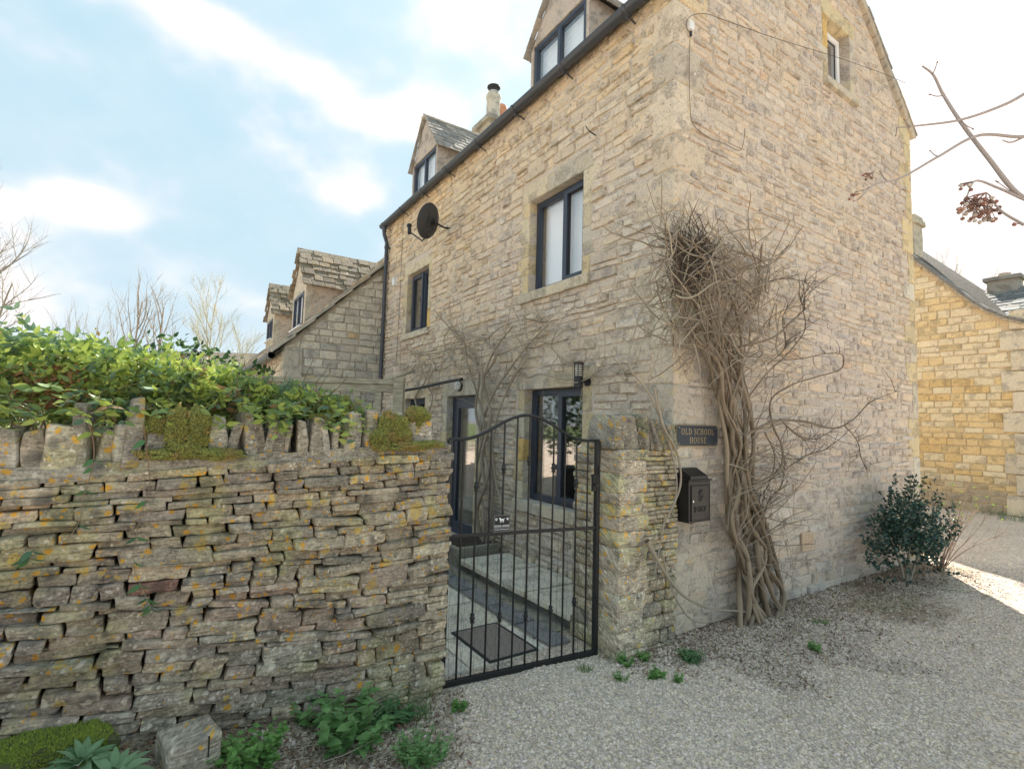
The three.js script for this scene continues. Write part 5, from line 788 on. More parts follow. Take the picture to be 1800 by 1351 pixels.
{ // climber trained up between the door and the lower window
  const r = rng(1301), v = thing('door_climber', 'leafless climber with braided stems beside the front door', 'climbing plant'), keepF = (q) => { if (q.x > -.035) q.x = -.035 - r() * .02; if (q.x < -.4) q.x = -.4; };
  const F = (list, x = -.1, k = 0) => list.map(([a, b], i) => onX(a, b, x + .04 * Math.sin(i * 2.1 + k)));
  const st = [[[845, 972], [862, 890], [846, 810], [862, 730], [850, 668], [872, 625], [852, 600], [790, 578]], [[856, 972], [838, 905], [857, 835], [844, 765], [866, 695], [902, 640], [932, 602], [962, 572]], [[850, 968], [836, 875], [852, 795], [836, 722], [842, 662], [828, 622], [788, 574], [764, 545]], [[862, 965], [884, 900], [872, 850], [866, 790], [878, 720], [905, 660], [925, 625], [908, 590]], [[848, 968], [850, 900], [838, 830], [850, 750], [838, 690], [822, 640], [815, 600], [800, 590]], [[853, 970], [866, 860], [858, 770], [846, 700], [858, 640], [880, 600], [900, 575]]];
  const all = st.map((a, i) => { const c = curve(F(a, -.1, i), 60); part('stem', tube(c, [.027, .023, .021, .017, .016, .015][i], .008, 8, shadeOf(r, BARK.grey, .15), shadeOf(r, BARK.grey, .15)), M.bark, v); return c; });
  const arms = [[[900, 642], [925, 662], [950, 657], [1000, 667], [1042, 662], [1060, 648], [1098, 655], [1120, 640]], [[840, 640], [800, 610], [760, 625], [720, 615], [692, 618]], [[872, 625], [905, 612], [950, 600], [1000, 640], [1035, 652]], [[838, 650], [800, 640], [770, 650], [735, 640], [700, 650]], [[852, 600], [880, 575], [930, 560], [985, 575]], [[790, 578], [780, 600], [800, 640], [830, 665]], [[740, 735], [730, 700], [748, 665], [720, 645], [690, 640]], [[748, 738], [760, 700], [752, 670], [775, 640], [800, 620]]];
  arms.forEach((a, i) => { const c = curve(F(a, -.08, i), 40); part('side_arm', tube(c, [.013, .013, .010, .009, .010, .009, .018, .014][i], .004, 6, shadeOf(r, BARK.grey, .15), BARK.pale), M.bark, v); all.push(c); });
  const tw = [], twig = (p, d, n, step, wob, r0, col) => { const pts = walk(r, p, d, n, step, wob, 0, keepF); tw.push(tube(pts, r0, r0 * .4, 4, shadeOf(r, col), shadeOf(r, col))); return pts; };
  for (const c of all) for (let k = 0; k < 15; k++) { const i = Math.floor(mix(c.length * .45, c.length - 1, r())), t = tipOf(c, i); if (t.p.y < 1.75) continue; const pts = twig(t.p, t.d.clone().multiplyScalar(.5).add(V(-r() * .3, (r() - .42) * 1.6, (r() - .5) * 1.9)), 5 + Math.floor(r() * 8), .05, .28, mix(.0028, .0055, r()), r() < .5 ? BARK.pale : BARK.grey); if (r() < .5) { const u = tipOf(pts, 3); twig(u.p, u.d.clone().add(V(0, r() - .5, r() - .5)), 5, .04, .3, .0018, BARK.grey); } }
  part('twigs', join(tw), M.bark, v, 'stuff');
}
// ------------------------------------------------------------------ the hedge of leafy climber that spills over the lane wall
{
  const r = rng(1401), h = thing('leafy_hedge', 'bright green leafy hedge of climbing shrub spilling over the stone wall', 'hedge'), geo = leafGeo(.042, .019, .3, .25), mats = [], cols = [], wood = [];
  const TOP = [[-6.4, 1.86], [-4.6, 1.86], [-4.0, 1.84], [-3.7, 1.86], [-3.35, 1.80], [-2.95, 1.75], [-2.68, 1.69], [-2.52, 1.62], [-2.40, 1.55]], topY = (x) => { for (let i = 0; i < TOP.length - 1; i++) if (x >= TOP[i][0] && x <= TOP[i + 1][0]) return mix(TOP[i][1], TOP[i + 1][1], (x - TOP[i][0]) / (TOP[i + 1][0] - TOP[i][0])); return TOP[0][1]; };
  const green = (t, k) => k < .1 ? lin(.34, .22, .10) : k < .5 ? lin(mix(.36, .54, t), mix(.46, .62, t), mix(.09, .16, t)) : k < .82 ? lin(mix(.18, .30, t), mix(.29, .41, t), mix(.09, .14, t)) : lin(mix(.13, .20, t), mix(.22, .31, t), mix(.14, .19, t));
  const leafy = (pts, size, kind, sp = 1) => { for (let i = 1; i < pts.length; i += sp) { const t = tipOf(pts, i), side = V(r() - .5, r() - .5, r() - .5).cross(t.d).normalize(); for (const s of [-1, 1]) { const d = side.clone().multiplyScalar(s * 1.0).addScaledVector(t.d, .55).add(V(0, .25, 0)); mats.push(place(t.p, aim(d, r() * .6 + (s > 0 ? 0 : 3.1)), size * mix(.7, 1.25, r()) * (i > pts.length - 3 ? .7 : 1))); cols.push(green(r(), kind + (r() - .5) * .3)); } } };
  for (let k = 0; k < 3300; k++) {
    const x = k < 2500 ? mix(-4.35, -2.40, r()) : mix(-6.4, -4.3, r()), ty = topY(x) + (fbm3(x * 4, 1, 2, 3) - .5) * .2, z0 = -.26 - .08 * r(), z1 = -1.35, u = r();
    let p, d; if (u < .42) { p = V(x, ty - .10 - r() * .12, mix(z0, z1, r())); d = V((r() - .5) * .8, 1, (r() - .3) * .6); } else if (u < .85) { const y = mix(x > -3.4 ? 1.63 : 1.56, ty, r()); p = V(x, y - .03, z0 - .12 + (fbm3(x * 5, y * 5, 3, 3) - .5) * .18); d = V((r() - .5) * 1.2, .25 + r() * .5, .9); } else { p = V(x, mix(1.45, ty, r()), mix(z0, z1, r())); d = V(r() - .5, r(), r() - .5); }
    const n = 3 + Math.floor(r() * 4), pts = walk(r, p, d, n, .026 + r() * .012, .25, .05); if (k % 3 === 0) wood.push(tube(pts, .0016, .001, 3, [.2, .16, .08], [.16, .22, .08]));
    leafy(pts, mix(.55, 1.55, r()), mix(.1, .95, r()));
  }
  // longer trailing shoots with large blue-green leaves over the coping
  for (let k = 0; k < 62; k++) { const x = mix(-4.0, -2.45, Math.pow(r(), 1.3)), pts = walk(r, V(x, 1.56 + r() * .16, -.30), V((r() - .5) * 1.2, .1, 1), 6, .04, .3, -.12, (q) => { if (q.z > WZ + .05) q.z = WZ + .05; }); wood.push(tube(pts, .002, .0012, 3, [.3, .17, .1], [.26, .2, .1])); for (let i = 2; i < pts.length; i++) { const t = tipOf(pts, i); for (const s of [-1, 1]) { if (r() < .25) continue; mats.push(place(t.p, aim(V(s * (.4 + r()), (r() - .6), .2 + r() * .6), r() * 6.3), mix(.6, 1.5, r()))); cols.push(green(r(), mix(.05, .95, r()))); } } }
  for (let k = 0; k < 260; k++) { const x = mix(-4.5, -2.6, r()), pts = walk(r, V(x, 1.35 + r() * .2, mix(-.4, -1.2, r())), V(r() - .5, .8, r() - .4), 9, .05, .3); wood.push(tube(pts, .004, .002, 4, [.2, .14, .09], [.22, .15, .09])); }
  // withered leaves caught in the left part
  for (let k = 0; k < 260; k++) { const p = onZ(20 + r() * 130, 640 + r() * 70, -.24 - r() * .12); mats.push(place(p, aim(V(r() - .5, r() - .8, r() - .3), r() * 6), mix(.6, 1.1, r()))); cols.push(lin(mix(.24, .4, r()), mix(.12, .2, r()), .06)); }
  part('branches', join(wood), M.bark, h, 'stuff'); scatter('foliage', geo, M.leaf, mats, cols, h);
  // two strands that hang down the face of the wall
  const strands = [[[155, 735], [165, 790], [160, 830], [146, 870], [140, 912], [120, 945], [90, 965], [62, 960], [50, 985]], [[252, 745], [258, 800], [262, 860], [246, 905], [238, 950], [236, 1000], [250, 1035], [266, 1070]]];
  strands.forEach((s, i) => { const c = curve(s.map(([a, b], j) => onZ(a, b, WZ + .035 + .012 * Math.sin(j * 2))), 40), m2 = [], parts = [tube(c, .0022, .0013, 4, [.34, .18, .11], [.42, .36, .22])]; const LG = leafGeo(.05, .02, .2, .3); c.forEach((p, j) => { if ((i ? [3, 14, 22, 27, 33, 37, 39, 40] : [7, 9, 14, 21, 30, 37, 39, 40]).includes(j)) for (const q of [-1, 1]) { if (j < 34 && r() < .25) continue; const g = LG.clone().applyMatrix4(place(p, aim(V(q * .9, -.5 - r() * .5, .5), r()), mix(.7, 1.2, r()))); paint(g, r() < .5 ? [.10, .24, .09] : [.09, .19, .11]); parts.push(g); } }); part('hanging_strand', join(parts), M.leafV, h); });
}
// ------------------------------------------------------------------ holly bush and twiggy shrub at the far end of the gable
{
  const r = rng(1501), h = thing('holly_bush', 'dark glossy holly bush at the foot of the gable', 'bush', [3.45, 0, .32]), mats = [], cols = [], st = [], leaf = leafGeo(.05, .03, .55, .15);
  for (let k = 0; k < 3; k++) st.push(tube(walk(r, V((k - 1) * .06, -.02, 0), V((k - 1) * .4, 1, .1), 8, .07, .16, .1), .017, .008, 7, [.33, .30, .24], [.25, .24, .18])); part('trunk', join(st), M.bark, h);
  const tw = []; for (let k = 0; k < 560; k++) { const a = r() * 6.3, e = Math.acos(mix(-.75, 1, r())), rad = Math.pow(r(), .4), n = .7 + (fbm3(Math.cos(a) * 2, e * 2, Math.sin(a) * 2, 3) - .3) * 1.5; const p = V(Math.cos(a) * Math.sin(e) * .60 * rad * n - .02, .46 + Math.cos(e) * .46 * rad * n, Math.sin(a) * Math.sin(e) * .30 * rad * n + .02); if (p.y < .08) p.y = .1; if (p.z < -.26) p.z = -.26; const pts = walk(r, p, V(p.x, p.y - .3 + .2, p.z + .1), 5, .024, .3, .02); if (k % 4 === 0) tw.push(tube(pts, .002, .0012, 3, [.12, .16, .07])); for (let i = 0; i < pts.length; i++) { const t = tipOf(pts, i); mats.push(place(t.p, aim(t.d.clone().multiplyScalar(.4).add(V(r() - .5, r() - .4, r() - .5).multiplyScalar(1.6)), r() * 6), mix(.6, 1.05, r()))); const k2 = r(); cols.push(lin(mix(.018, .04, k2), mix(.05, .095, k2), mix(.042, .065, k2))); } }
  for (let k = 0; k < 5; k++) { const pts = walk(r, V((r() - .3) * .4, .75, .02), V((r() - .3) * .5, 1, .1), 7, .055, .2, .04); tw.push(tube(pts, .004, .002, 4, [.14, .16, .08])); pts.forEach((p, i) => { for (let q = 0; q < 3; q++) { mats.push(place(p, aim(V(r() - .5, r() * .6, r() - .5), r() * 6), mix(.6, 1, r()))); const k2 = r(); cols.push(lin(mix(.018, .04, k2), mix(.05, .095, k2), mix(.042, .065, k2))); } }); }
  part('branches', join(tw), M.bark, h, 'stuff'); scatter('foliage', leaf, M.glossLeaf, mats, cols, h);
  const s = thing('twiggy_shrub', 'bare reddish shrub with first buds beside the holly bush', 'bush', [4.35, 0, .32]), b = [], bud = [];
  for (let k = 0; k < 15; k++) { const pts = walk(r, V((r() - .5) * .1, 0, (r() - .5) * .1), V(mix(-.2, 1.1, r()), 1, mix(-.1, .5, r())), 10, .085, .16, -.02); b.push(tube(pts, .006, .002, 5, [.2, .14, .1], [.36, .26, .19])); for (let q = 0; q < 4; q++) { const t = tipOf(pts, 4 + Math.floor(r() * 6)), p2 = walk(r, t.p, t.d.clone().add(V((r() - .5) * 1.4, r() * .8, (r() - .5))), 6, .05, .2, .02); b.push(tube(p2, .003, .0015, 4, [.3, .22, .16])); if (r() < .5) for (let w = 0; w < 3; w++) bud.push(paint(leafGeo(.028, .016, .3, .2).applyMatrix4(place(p2[6], aim(V(r() - .5, r(), r() - .5), r() * 6), 1)), [.35, .48, .12])); } }
  part('stems', join(b), M.bark, s, 'stuff'); part('buds', join(bud), M.leafV, s, 'stuff');
}
// ------------------------------------------------------------------ bare trees
function bareTree(name, label, base, H, seed, { spread = .5, r0 = .06, col = BARK.grey, levels = 3, kids = 7, group, lean = V(0, 0, 0), bare = .3 } = {}) {
  const r = rng(seed), t = thing(name, label, 'tree', base.toArray(), 0, group), tr = walk(r, V(0, -.1, 0), V(lean.x, 1, lean.z), 12, H / 12, .10, .06); part('trunk', tube(tr, r0, r0 * .18, 7, col, col), M.bark, t); const out = [];
  const go = (pts, rad, lev) => { const n = lev === levels ? kids + 5 : kids; for (let k = 0; k < n; k++) { const f = lev === levels ? mix(bare, .98, (k + r()) / n) : mix(.25, .98, r()), i = Math.floor(f * (pts.length - 1)), q = tipOf(pts, i), len = pts.length > 2 ? pts[0].distanceTo(pts[pts.length - 1]) * (lev === levels ? .42 * (1.15 - f * .6) : .5) : .2, d = q.d.clone().multiplyScalar(.8).add(V((r() - .5) * 2, r() * .7, (r() - .5) * 2).multiplyScalar(spread * 1.3)), m = Math.max(4, 8 - (levels - lev)), p2 = walk(r, q.p, d, m, len / m, .22, .05), rr = Math.max(.003, rad * .45 * (1 - f * .4)); out.push(tube(p2, rr, rr * .35, lev === levels ? 5 : 3, col, shadeOf(r, col, .2))); if (lev > 1) go(p2, rr, lev - 1); } };
  go(tr, r0, levels); part('crown', join(out), M.bark, t); return t;
}
{
  const gnd = (P) => P.setY(0);
  bareTree('bare_tree', 'slender bare tree rising above the hedge, left of its twin', gnd(away(240, 600, 15)), 4.9, 31, { r0: .06, col: [.34, .27, .20], kids: 4, spread: .45, bare: .55 });
  bareTree('bare_tree', 'slender forked bare tree, right of its twin above the hedge', gnd(away(284, 600, 15.5)), 5.0, 32, { r0: .055, col: [.34, .27, .20], kids: 4, spread: .45, bare: .55 });
  bareTree('bare_tree', 'pale budding bush tree between the hedge and far roof', gnd(away(378, 600, 17)), 5.3, 33, { r0: .05, col: [.50, .45, .30], kids: 7, spread: .5, bare: .35 });
  bareTree('bare_tree', 'smaller pale budding tree beside the neighbour cottage', gnd(away(425, 605, 19)), 4.6, 37, { r0: .045, col: [.50, .45, .32], kids: 6, spread: .5, bare: .35 });
  bareTree('bare_tree', 'large bare tree with drooping twigs at the left edge', gnd(away(-60, 560, 17)), 8.6, 34, { r0: .16, col: [.34, .29, .24], kids: 9, spread: .75, bare: .3 });
  for (let k = 0; k < 6; k++) bareTree('tall_sapling', ['leftmost thin upright sapling above the hedge', 'second thin upright sapling from the left above the hedge', 'third thin upright sapling from the left above the hedge', 'fourth thin upright sapling from the left above the hedge', 'fifth thin upright sapling from the left above the hedge', 'thin upright sapling nearest the twin bare trees'][k], gnd(away(108 + k * 20, 600, 14 + (k % 3))), 4.0 + .6 * ((k * 7) % 3) / 3, 60 + k, { r0: .022, col: [.33, .28, .22], kids: 5, spread: .18, levels: 2, bare: .45, group: 'thin saplings above the hedge' });
  bareTree('bare_tree', 'bare twiggy tree top showing above the golden stone verge', gnd(away(1672, 560, 19)), 7.0, 35, { r0: .09, col: [.45, .40, .32], kids: 7, spread: .5, bare: .5 });
  bareTree('bare_tree', 'small bare tree top left of the far chimney', gnd(away(1725, 560, 22)), 6.6, 36, { r0: .07, col: [.45, .40, .32], kids: 6, spread: .5, bare: .6 });
  // tall evergreen shrub inside the yard that the lower window mirrors
  const r = rng(77), b = thing('yard_shrub', 'tall evergreen shrub behind the timber fence, seen in the window glass', 'bush', [-3.2, 0, -4.6]), mats = [], cols = []; part('trunk', tube(walk(r, V(0, 0, 0), V(0, 1, 0), 8, .25, .1), .05, .02, 7, BARK.dark), M.bark, b);
  for (let k = 0; k < 2600; k++) { const a = r() * 6.3, e = Math.acos(mix(-.6, 1, r())), q = Math.pow(r(), .35) * (.8 + .4 * fbm3(a * 2, e * 2, 1, 3)); mats.push(place(V(Math.cos(a) * Math.sin(e) * 1.3 * q, 1.55 + Math.cos(e) * .95 * q, Math.sin(a) * Math.sin(e) * .9 * q), aim(V(r() - .5, r() - .3, r() - .5), r() * 6), mix(1.2, 2.2, r()))); const k2 = r(); cols.push(lin(mix(.03, .10, k2), mix(.08, .18, k2), mix(.03, .05, k2))); } scatter('foliage', leafGeo(.05, .026, .3, .2), M.leaf, mats, cols, b);
}
{ // berried tree at the right: its trunk stands outside the frame, its boughs reach in
  const r = rng(1701), t = thing('berry_tree', 'bare branches with withered berry cluster reaching in from the right', 'tree'), D = 1.45, A = (x, y, d = D) => away(x, y, d);
  const root = A(2700, 1100, 2.3).setY(0), fork = A(2500, 560, 2.1), tc = [.24, .20, .19]; part('trunk', tube(curve([root.clone().setY(-.05), root.clone().lerp(fork, .5).add(V(.04, 0, .03)), fork, fork.clone().add(V(.1, .9, .1))], 20), .06, .035, 10, tc), M.bark, t);
  const boughs = [[[2500, 560, 2.1], [2250, 380, 1.75], [2000, 420, 1.55], [1860, 372, 1.48], [1790, 340, 1.45], [1740, 280, 1.46], [1690, 215, 1.48], [1658, 165, 1.5], [1640, 130, 1.5], [1622, 116, 1.5]], [[2250, 380, 1.75], [2050, 240, 1.6], [1900, 215, 1.5], [1800, 240, 1.45], [1720, 238, 1.44], [1650, 275, 1.44], [1580, 314, 1.44], [1536, 325, 1.44], [1515, 345, 1.45]], [[2050, 240, 1.6], [1920, 130, 1.5], [1830, 150, 1.46], [1770, 182, 1.45], [1690, 210, 1.45], [1620, 220, 1.45], [1577, 224, 1.46]], [[1860, 372, 1.48], [1800, 350, 1.44], [1755, 330, 1.44], [1715, 318, 1.44], [1700, 345, 1.43]], [[1800, 395, 1.45], [1760, 370, 1.45], [1740, 345, 1.45]], [[1840, 200, 1.5], [1800, 240, 1.46], [1775, 250, 1.45], [1763, 246, 1.45]]];
  boughs.forEach((b, i) => { const c = curve(b.map(([x, y, d]) => A(x, y, d)), 60); part('bough', tube(c, [.010, .006, .006, .0045, .004, .0035][i], [.0022, .0016, .0018, .002, .002, .0014][i], 7, [.36, .31, .29], [.42, .36, .33]), M.bark, t); });
  const tw = []; for (const [x, y, dx, dy] of [[1640, 130, 8, -20], [1658, 168, -22, -2], [1536, 325, -30, 12], [1560, 318, -12, -16], [1515, 345, -14, 8], [1577, 224, -2, 14], [1600, 222, -10, -12], [1690, 212, 20, 14], [1650, 275, -14, -10], [1795, 345, -40, -25]]) { tw.push(tube(curve([A(x, y), A(x + dx * .5, y + dy * .5 + 2), A(x + dx, y + dy)], 6), .0016, .001, 5, [.28, .22, .20])); tw.push(tube([A(x + dx, y + dy), A(x + dx * 1.12, y + dy * 1.12)], .0024, .001, 5, [.24, .14, .12])); }
  const berries = [], sph = new THREE.IcosahedronGeometry(1, 2), bc = [[.30, .13, .09], [.40, .22, .15], [.52, .40, .32], [.22, .10, .07], [.60, .52, .44]];
  const cluster = (cx, cy, rx, ry, n, s) => { for (let k = 0; k < n; k++) { const a = r() * 6.3, q = Math.sqrt(r()), p = A(cx + Math.cos(a) * rx * q, cy + Math.sin(a) * ry * q, D + (r() - .5) * .07), g = sph.clone(), P = g.attributes.position; for (let i = 0; i < P.count; i++) { const f = 1 + (fbm3(P.getX(i) * 2 + k, P.getY(i) * 2, P.getZ(i) * 2, 2) - .5) * .5; P.setXYZ(i, P.getX(i) * f, P.getY(i) * f, P.getZ(i) * f); } g.computeVertexNormals(); berries.push(paint(metre(g.scale(s, s * .9, s).translate(p.x, p.y, p.z)), shadeOf(r, bc[Math.floor(r() * 5)], .2))); tw.push(tube(curve([p, p.clone().lerp(A(cx + (k % 5 - 2) * rx * .35, cy - ry * .5), .6).add(V(0, .005, 0)), A(cx + (k % 5 - 2) * rx * .3, cy - ry * .75), A(cx + 12, cy - ry * 1.15)], 6), .0009, .0011, 4, [.26, .15, .12])); } };
  cluster(1722, 368, 38, 26, 64, .0054); cluster(1700, 330, 14, 10, 8, .0045); cluster(1525, 312, 10, 8, 7, .0035); cluster(1500, 347, 8, 6, 6, .0035); cluster(1783, 395, 3, 2, 2, .005);
  part('twigs', join(tw), M.bark, t, 'stuff'); part('berries', join(berries), mat({ vertexColors: true, roughness: .6 }), t, 'stuff');
}
// ------------------------------------------------------------------ loose chippings, litter and weeds at the edge of the lane
const groundAt = (px, py) => { let P = onY(px, py, 0); for (let i = 0; i < 8; i++) P = onY(px, py, gy(P.x, P.z)); return P; };
{
  const r = rng(2001), peb = [0, 1, 2].map((s) => { const g = new THREE.DodecahedronGeometry(1, 0), q = mergeVertices((g.deleteAttribute('uv'), g.deleteAttribute('normal'), g), 1e-4), p = q.attributes.position; for (let i = 0; i < p.count; i++) { const f = 1 + (hsh(i, s, 3) - .5) * .6; p.setXYZ(i, p.getX(i) * f * 1.25, p.getY(i) * f * .6, p.getZ(i) * f * .9); } q.computeVertexNormals(); return metre(q); });
  const mats = [[], [], []], cols = [[], [], []]; let n = 0;
  while (n < 200000) {
    const u = r(), P = u < .72 ? V(mix(-2.9, 3.4, r()), 0, mix(-.12, 1.9, r())) : V(mix(0, 7.5, r()), 0, mix(-.1, 2.6, r())); n++;
    if (P.x < -1.86 && P.z < WZ) continue; if (P.x > -.7 && P.x < 0 && P.z < .1) continue; if (P.x >= -.01 && P.x < HW && P.z < .01) continue; if (P.x < -.7 && P.x > -1.9 && P.z < -.12) continue;
    const L = litterAt(P.x, P.z); if (r() < L * .35) continue; const worn = fbm3(P.x * .8 + 4, P.z * 1.5, 9, 3); if (worn < .5 && r() < .85 * sstep(.5, .40, worn)) continue; P.y = gy(P.x, P.z) + (fbm3(P.x * 5, P.z * 5, 1, 3) - .5) * .022;
    const k = Math.floor(r() * 3), s = mix(.0022, .0092, Math.pow(r(), 2.4)) * (L > .5 ? 1.25 : 1) * (worn > .55 ? 1.2 : 1), t = r(); P.y += s * .1;
    mats[k].push(place(P, new THREE.Quaternion().setFromEuler(new THREE.Euler((r() - .5) * .9, r() * 6.3, (r() - .5) * .9)), s)); const l = mix(.46, .92, t) * (L > .4 ? .85 : 1); cols[k].push(lin(l, l * mix(.78, .84, r()), l * mix(.58, .73, r())));
  }
  const g = new THREE.Group(); g.name = 'gravel_chippings'; g.userData = { kind: 'stuff', label: 'pale limestone chippings spread over the lane' }; scene.add(g); peb.forEach((q, i) => scatter('chippings', q, M.bits, mats[i], cols[i], g));
  // fallen leaves, twigs
  const lm = [], lc = [], sticks = []; n = 0;
  while (lm.length < 8200 && n++ < 90000) { const P = r() < .72 ? V(mix(-.9, 4.9, Math.pow(r(), 1.3)), 0, mix(0, 1.4, Math.pow(r(), 1.5))) : V(mix(-3.6, -1.75, r()), 0, mix(-.14, .6, r())); if (r() > litterAt(P.x, P.z) * .9 + .008) continue; if (P.x > -.7 && P.x < 0 && P.z < .1) continue; P.y = gy(P.x, P.z) + .006 + r() * .006; lm.push(place(P, new THREE.Quaternion().setFromEuler(new THREE.Euler(Math.PI / 2 + (r() - .5) * 1.1, (r() - .5) * 1.0, r() * 6.3)), mix(.3, .85, r() * r()))); const k = r(); lc.push(k < .5 ? lin(.19, .13, .085) : k < .75 ? lin(.30, .20, .12) : k < .9 ? lin(.42, .34, .24) : lin(.26, .12, .08)); }
  const lg = new THREE.Group(); lg.name = 'leaf_litter'; lg.userData = { kind: 'stuff', label: 'brown leaf litter and twigs along the wall foot' }; scene.add(lg); scatter('fallen_leaves', leafGeo(.04, .024, .5, .5), M.bits, lm, lc, lg);
  for (let k = 0; k < 420; k++) { const P = r() < .6 ? V(mix(-.5, 4.4, r()), 0, mix(.05, 1.0, r())) : V(mix(-3.0, -1.9, r()), 0, mix(-.1, .42, r())); if (r() > litterAt(P.x, P.z) + .03) continue; P.y = gy(P.x, P.z) + .010; const a = r() * 6.3, pts = walk(r, P, V(Math.cos(a), .05, Math.sin(a)), 5, mix(.012, .05, r() * r()), .22, 0, (q) => { q.y = Math.max(q.y, gy(q.x, q.z) + .006); }); sticks.push(tube(pts, mix(.001, .003, r()), .001, 4, r() < .5 ? [.42, .35, .26] : [.22, .16, .11])); }
  part('fallen_twigs', join(sticks), M.bark, lg, 'stuff');
}
// a fuller leaf with toothed or plain edge
function broadLeaf(L, W, { heart = .3, teeth = 0, fold = .2, droop = .3, rows = 7 } = {}) {
  const pos = [], idx = []; for (let i = 0; i <= rows; i++) { const t = i / rows, w = W / 2 * (Math.pow(Math.sin(Math.PI * Math.pow(t * .94 + .06, mix(.8, .55, heart))), .8)) * (1 - teeth * (i % 2)) * (i === rows ? 0 : 1), y = t * L, dz = -droop * L * t * t; pos.push(-w, y - heart * w * .35 * (1 - t), dz + fold * w, -w * .5, y, dz + fold * w * .62, 0, y, dz, w * .5, y, dz + fold * w * .62, w, y - heart * w * .35 * (1 - t), dz + fold * w); }
  for (let i = 0; i < rows; i++) for (let k = 0; k < 4; k++) { const a = i * 5 + k, b = a + 5; idx.push(a, a + 1, b, a + 1, b + 1, b); } const g = new THREE.BufferGeometry(); g.setAttribute('position', new THREE.Float32BufferAttribute(pos, 3)); g.setIndex(idx); g.computeVertexNormals(); return metre(g);
}
function weed(name, label, P, seed, { R, H, stems = 14, per = 6, leaf, pal, kind = 'bush', size = [.7, 1.2] }) {
  const r = rng(seed), t = thing(name, label, 'plant', P.toArray()), mats = [], cols = [], st = [];
  for (let k = 0; k < stems; k++) {
    const a = r() * 6.3, q = Math.sqrt(r());
    if (kind === 'rosette') { const el = mix(.15, 1.15, k / stems), d = V(Math.cos(k * 2.4), Math.tan(el) * .8, Math.sin(k * 2.4)); mats.push(place(V(d.x * .02, .01 + .03 * k / stems, d.z * .02), aim(d, 0).multiply(new THREE.Quaternion().setFromAxisAngle(V(0, 1, 0), 0)), mix(1.15, .55, k / stems) * mix(.85, 1.15, r()))); cols.push(lin(...pal(r))); continue; }
    if (kind === 'grass') { const b = V((r() - .5) * R, 0, (r() - .5) * R), pts = walk(r, b, V((r() - .5) * .9, 1, (r() - .5) * .9), 6, H / 6 * mix(.5, 1.1, r()), .12, -.07), c = pal(r); st.push(tube(pts, .0022, .0005, 3, c, c)); continue; }
    const b = V(Math.cos(a) * R * q * .75, -.005, Math.sin(a) * R * q * .6), pts = walk(r, b, V(Math.cos(a) * q * .7, 1, Math.sin(a) * q * .7), per + 2, H / per * mix(.5, 1, r()), .14); st.push(tube(pts, .0022, .0012, 4, [.14, .20, .07]));
    for (let i = 1; i < pts.length; i++) { const s = V(r() - .5, 0, r() - .5).normalize(); for (const sg of [-1, 1]) { mats.push(place(pts[i], aim(s.clone().multiplyScalar(sg).add(V(0, mix(.1, .6, r()), 0)), r() * .8 - .4), mix(size[0], size[1], r()) * (i === pts.length - 1 ? .6 : 1))); cols.push(lin(...pal(r))); } }
  }
  if (kind === 'bush' || kind === 'rosette') { // lay the upper face up
    const Y = V(0, 1, 0); for (const m of mats) { const p = V(), q = new THREE.Quaternion(), s = V(); m.decompose(p, q, s); const d = Y.clone().applyQuaternion(q), side = d.clone().cross(Y); if (side.lengthSq() < 1e-4) side.set(1, 0, 0); side.normalize(); const nrm = side.clone().cross(d).normalize(); const b = new THREE.Matrix4().makeBasis(side, d, nrm); m.compose(p, new THREE.Quaternion().setFromRotationMatrix(b).multiply(new THREE.Quaternion().setFromAxisAngle(V(0, 1, 0), (hsh(Math.floor(p.x * 999), Math.floor(p.z * 999), 1) - .5) * .9)), s); }
  }
  if (st.length) part(kind === 'grass' ? 'blades' : 'stems', join(st), kind === 'grass' ? M.leafV : M.bark, t, 'stuff'); if (mats.length) scatter('leaves', leaf, M.leaf, mats, cols, t); return t;
}
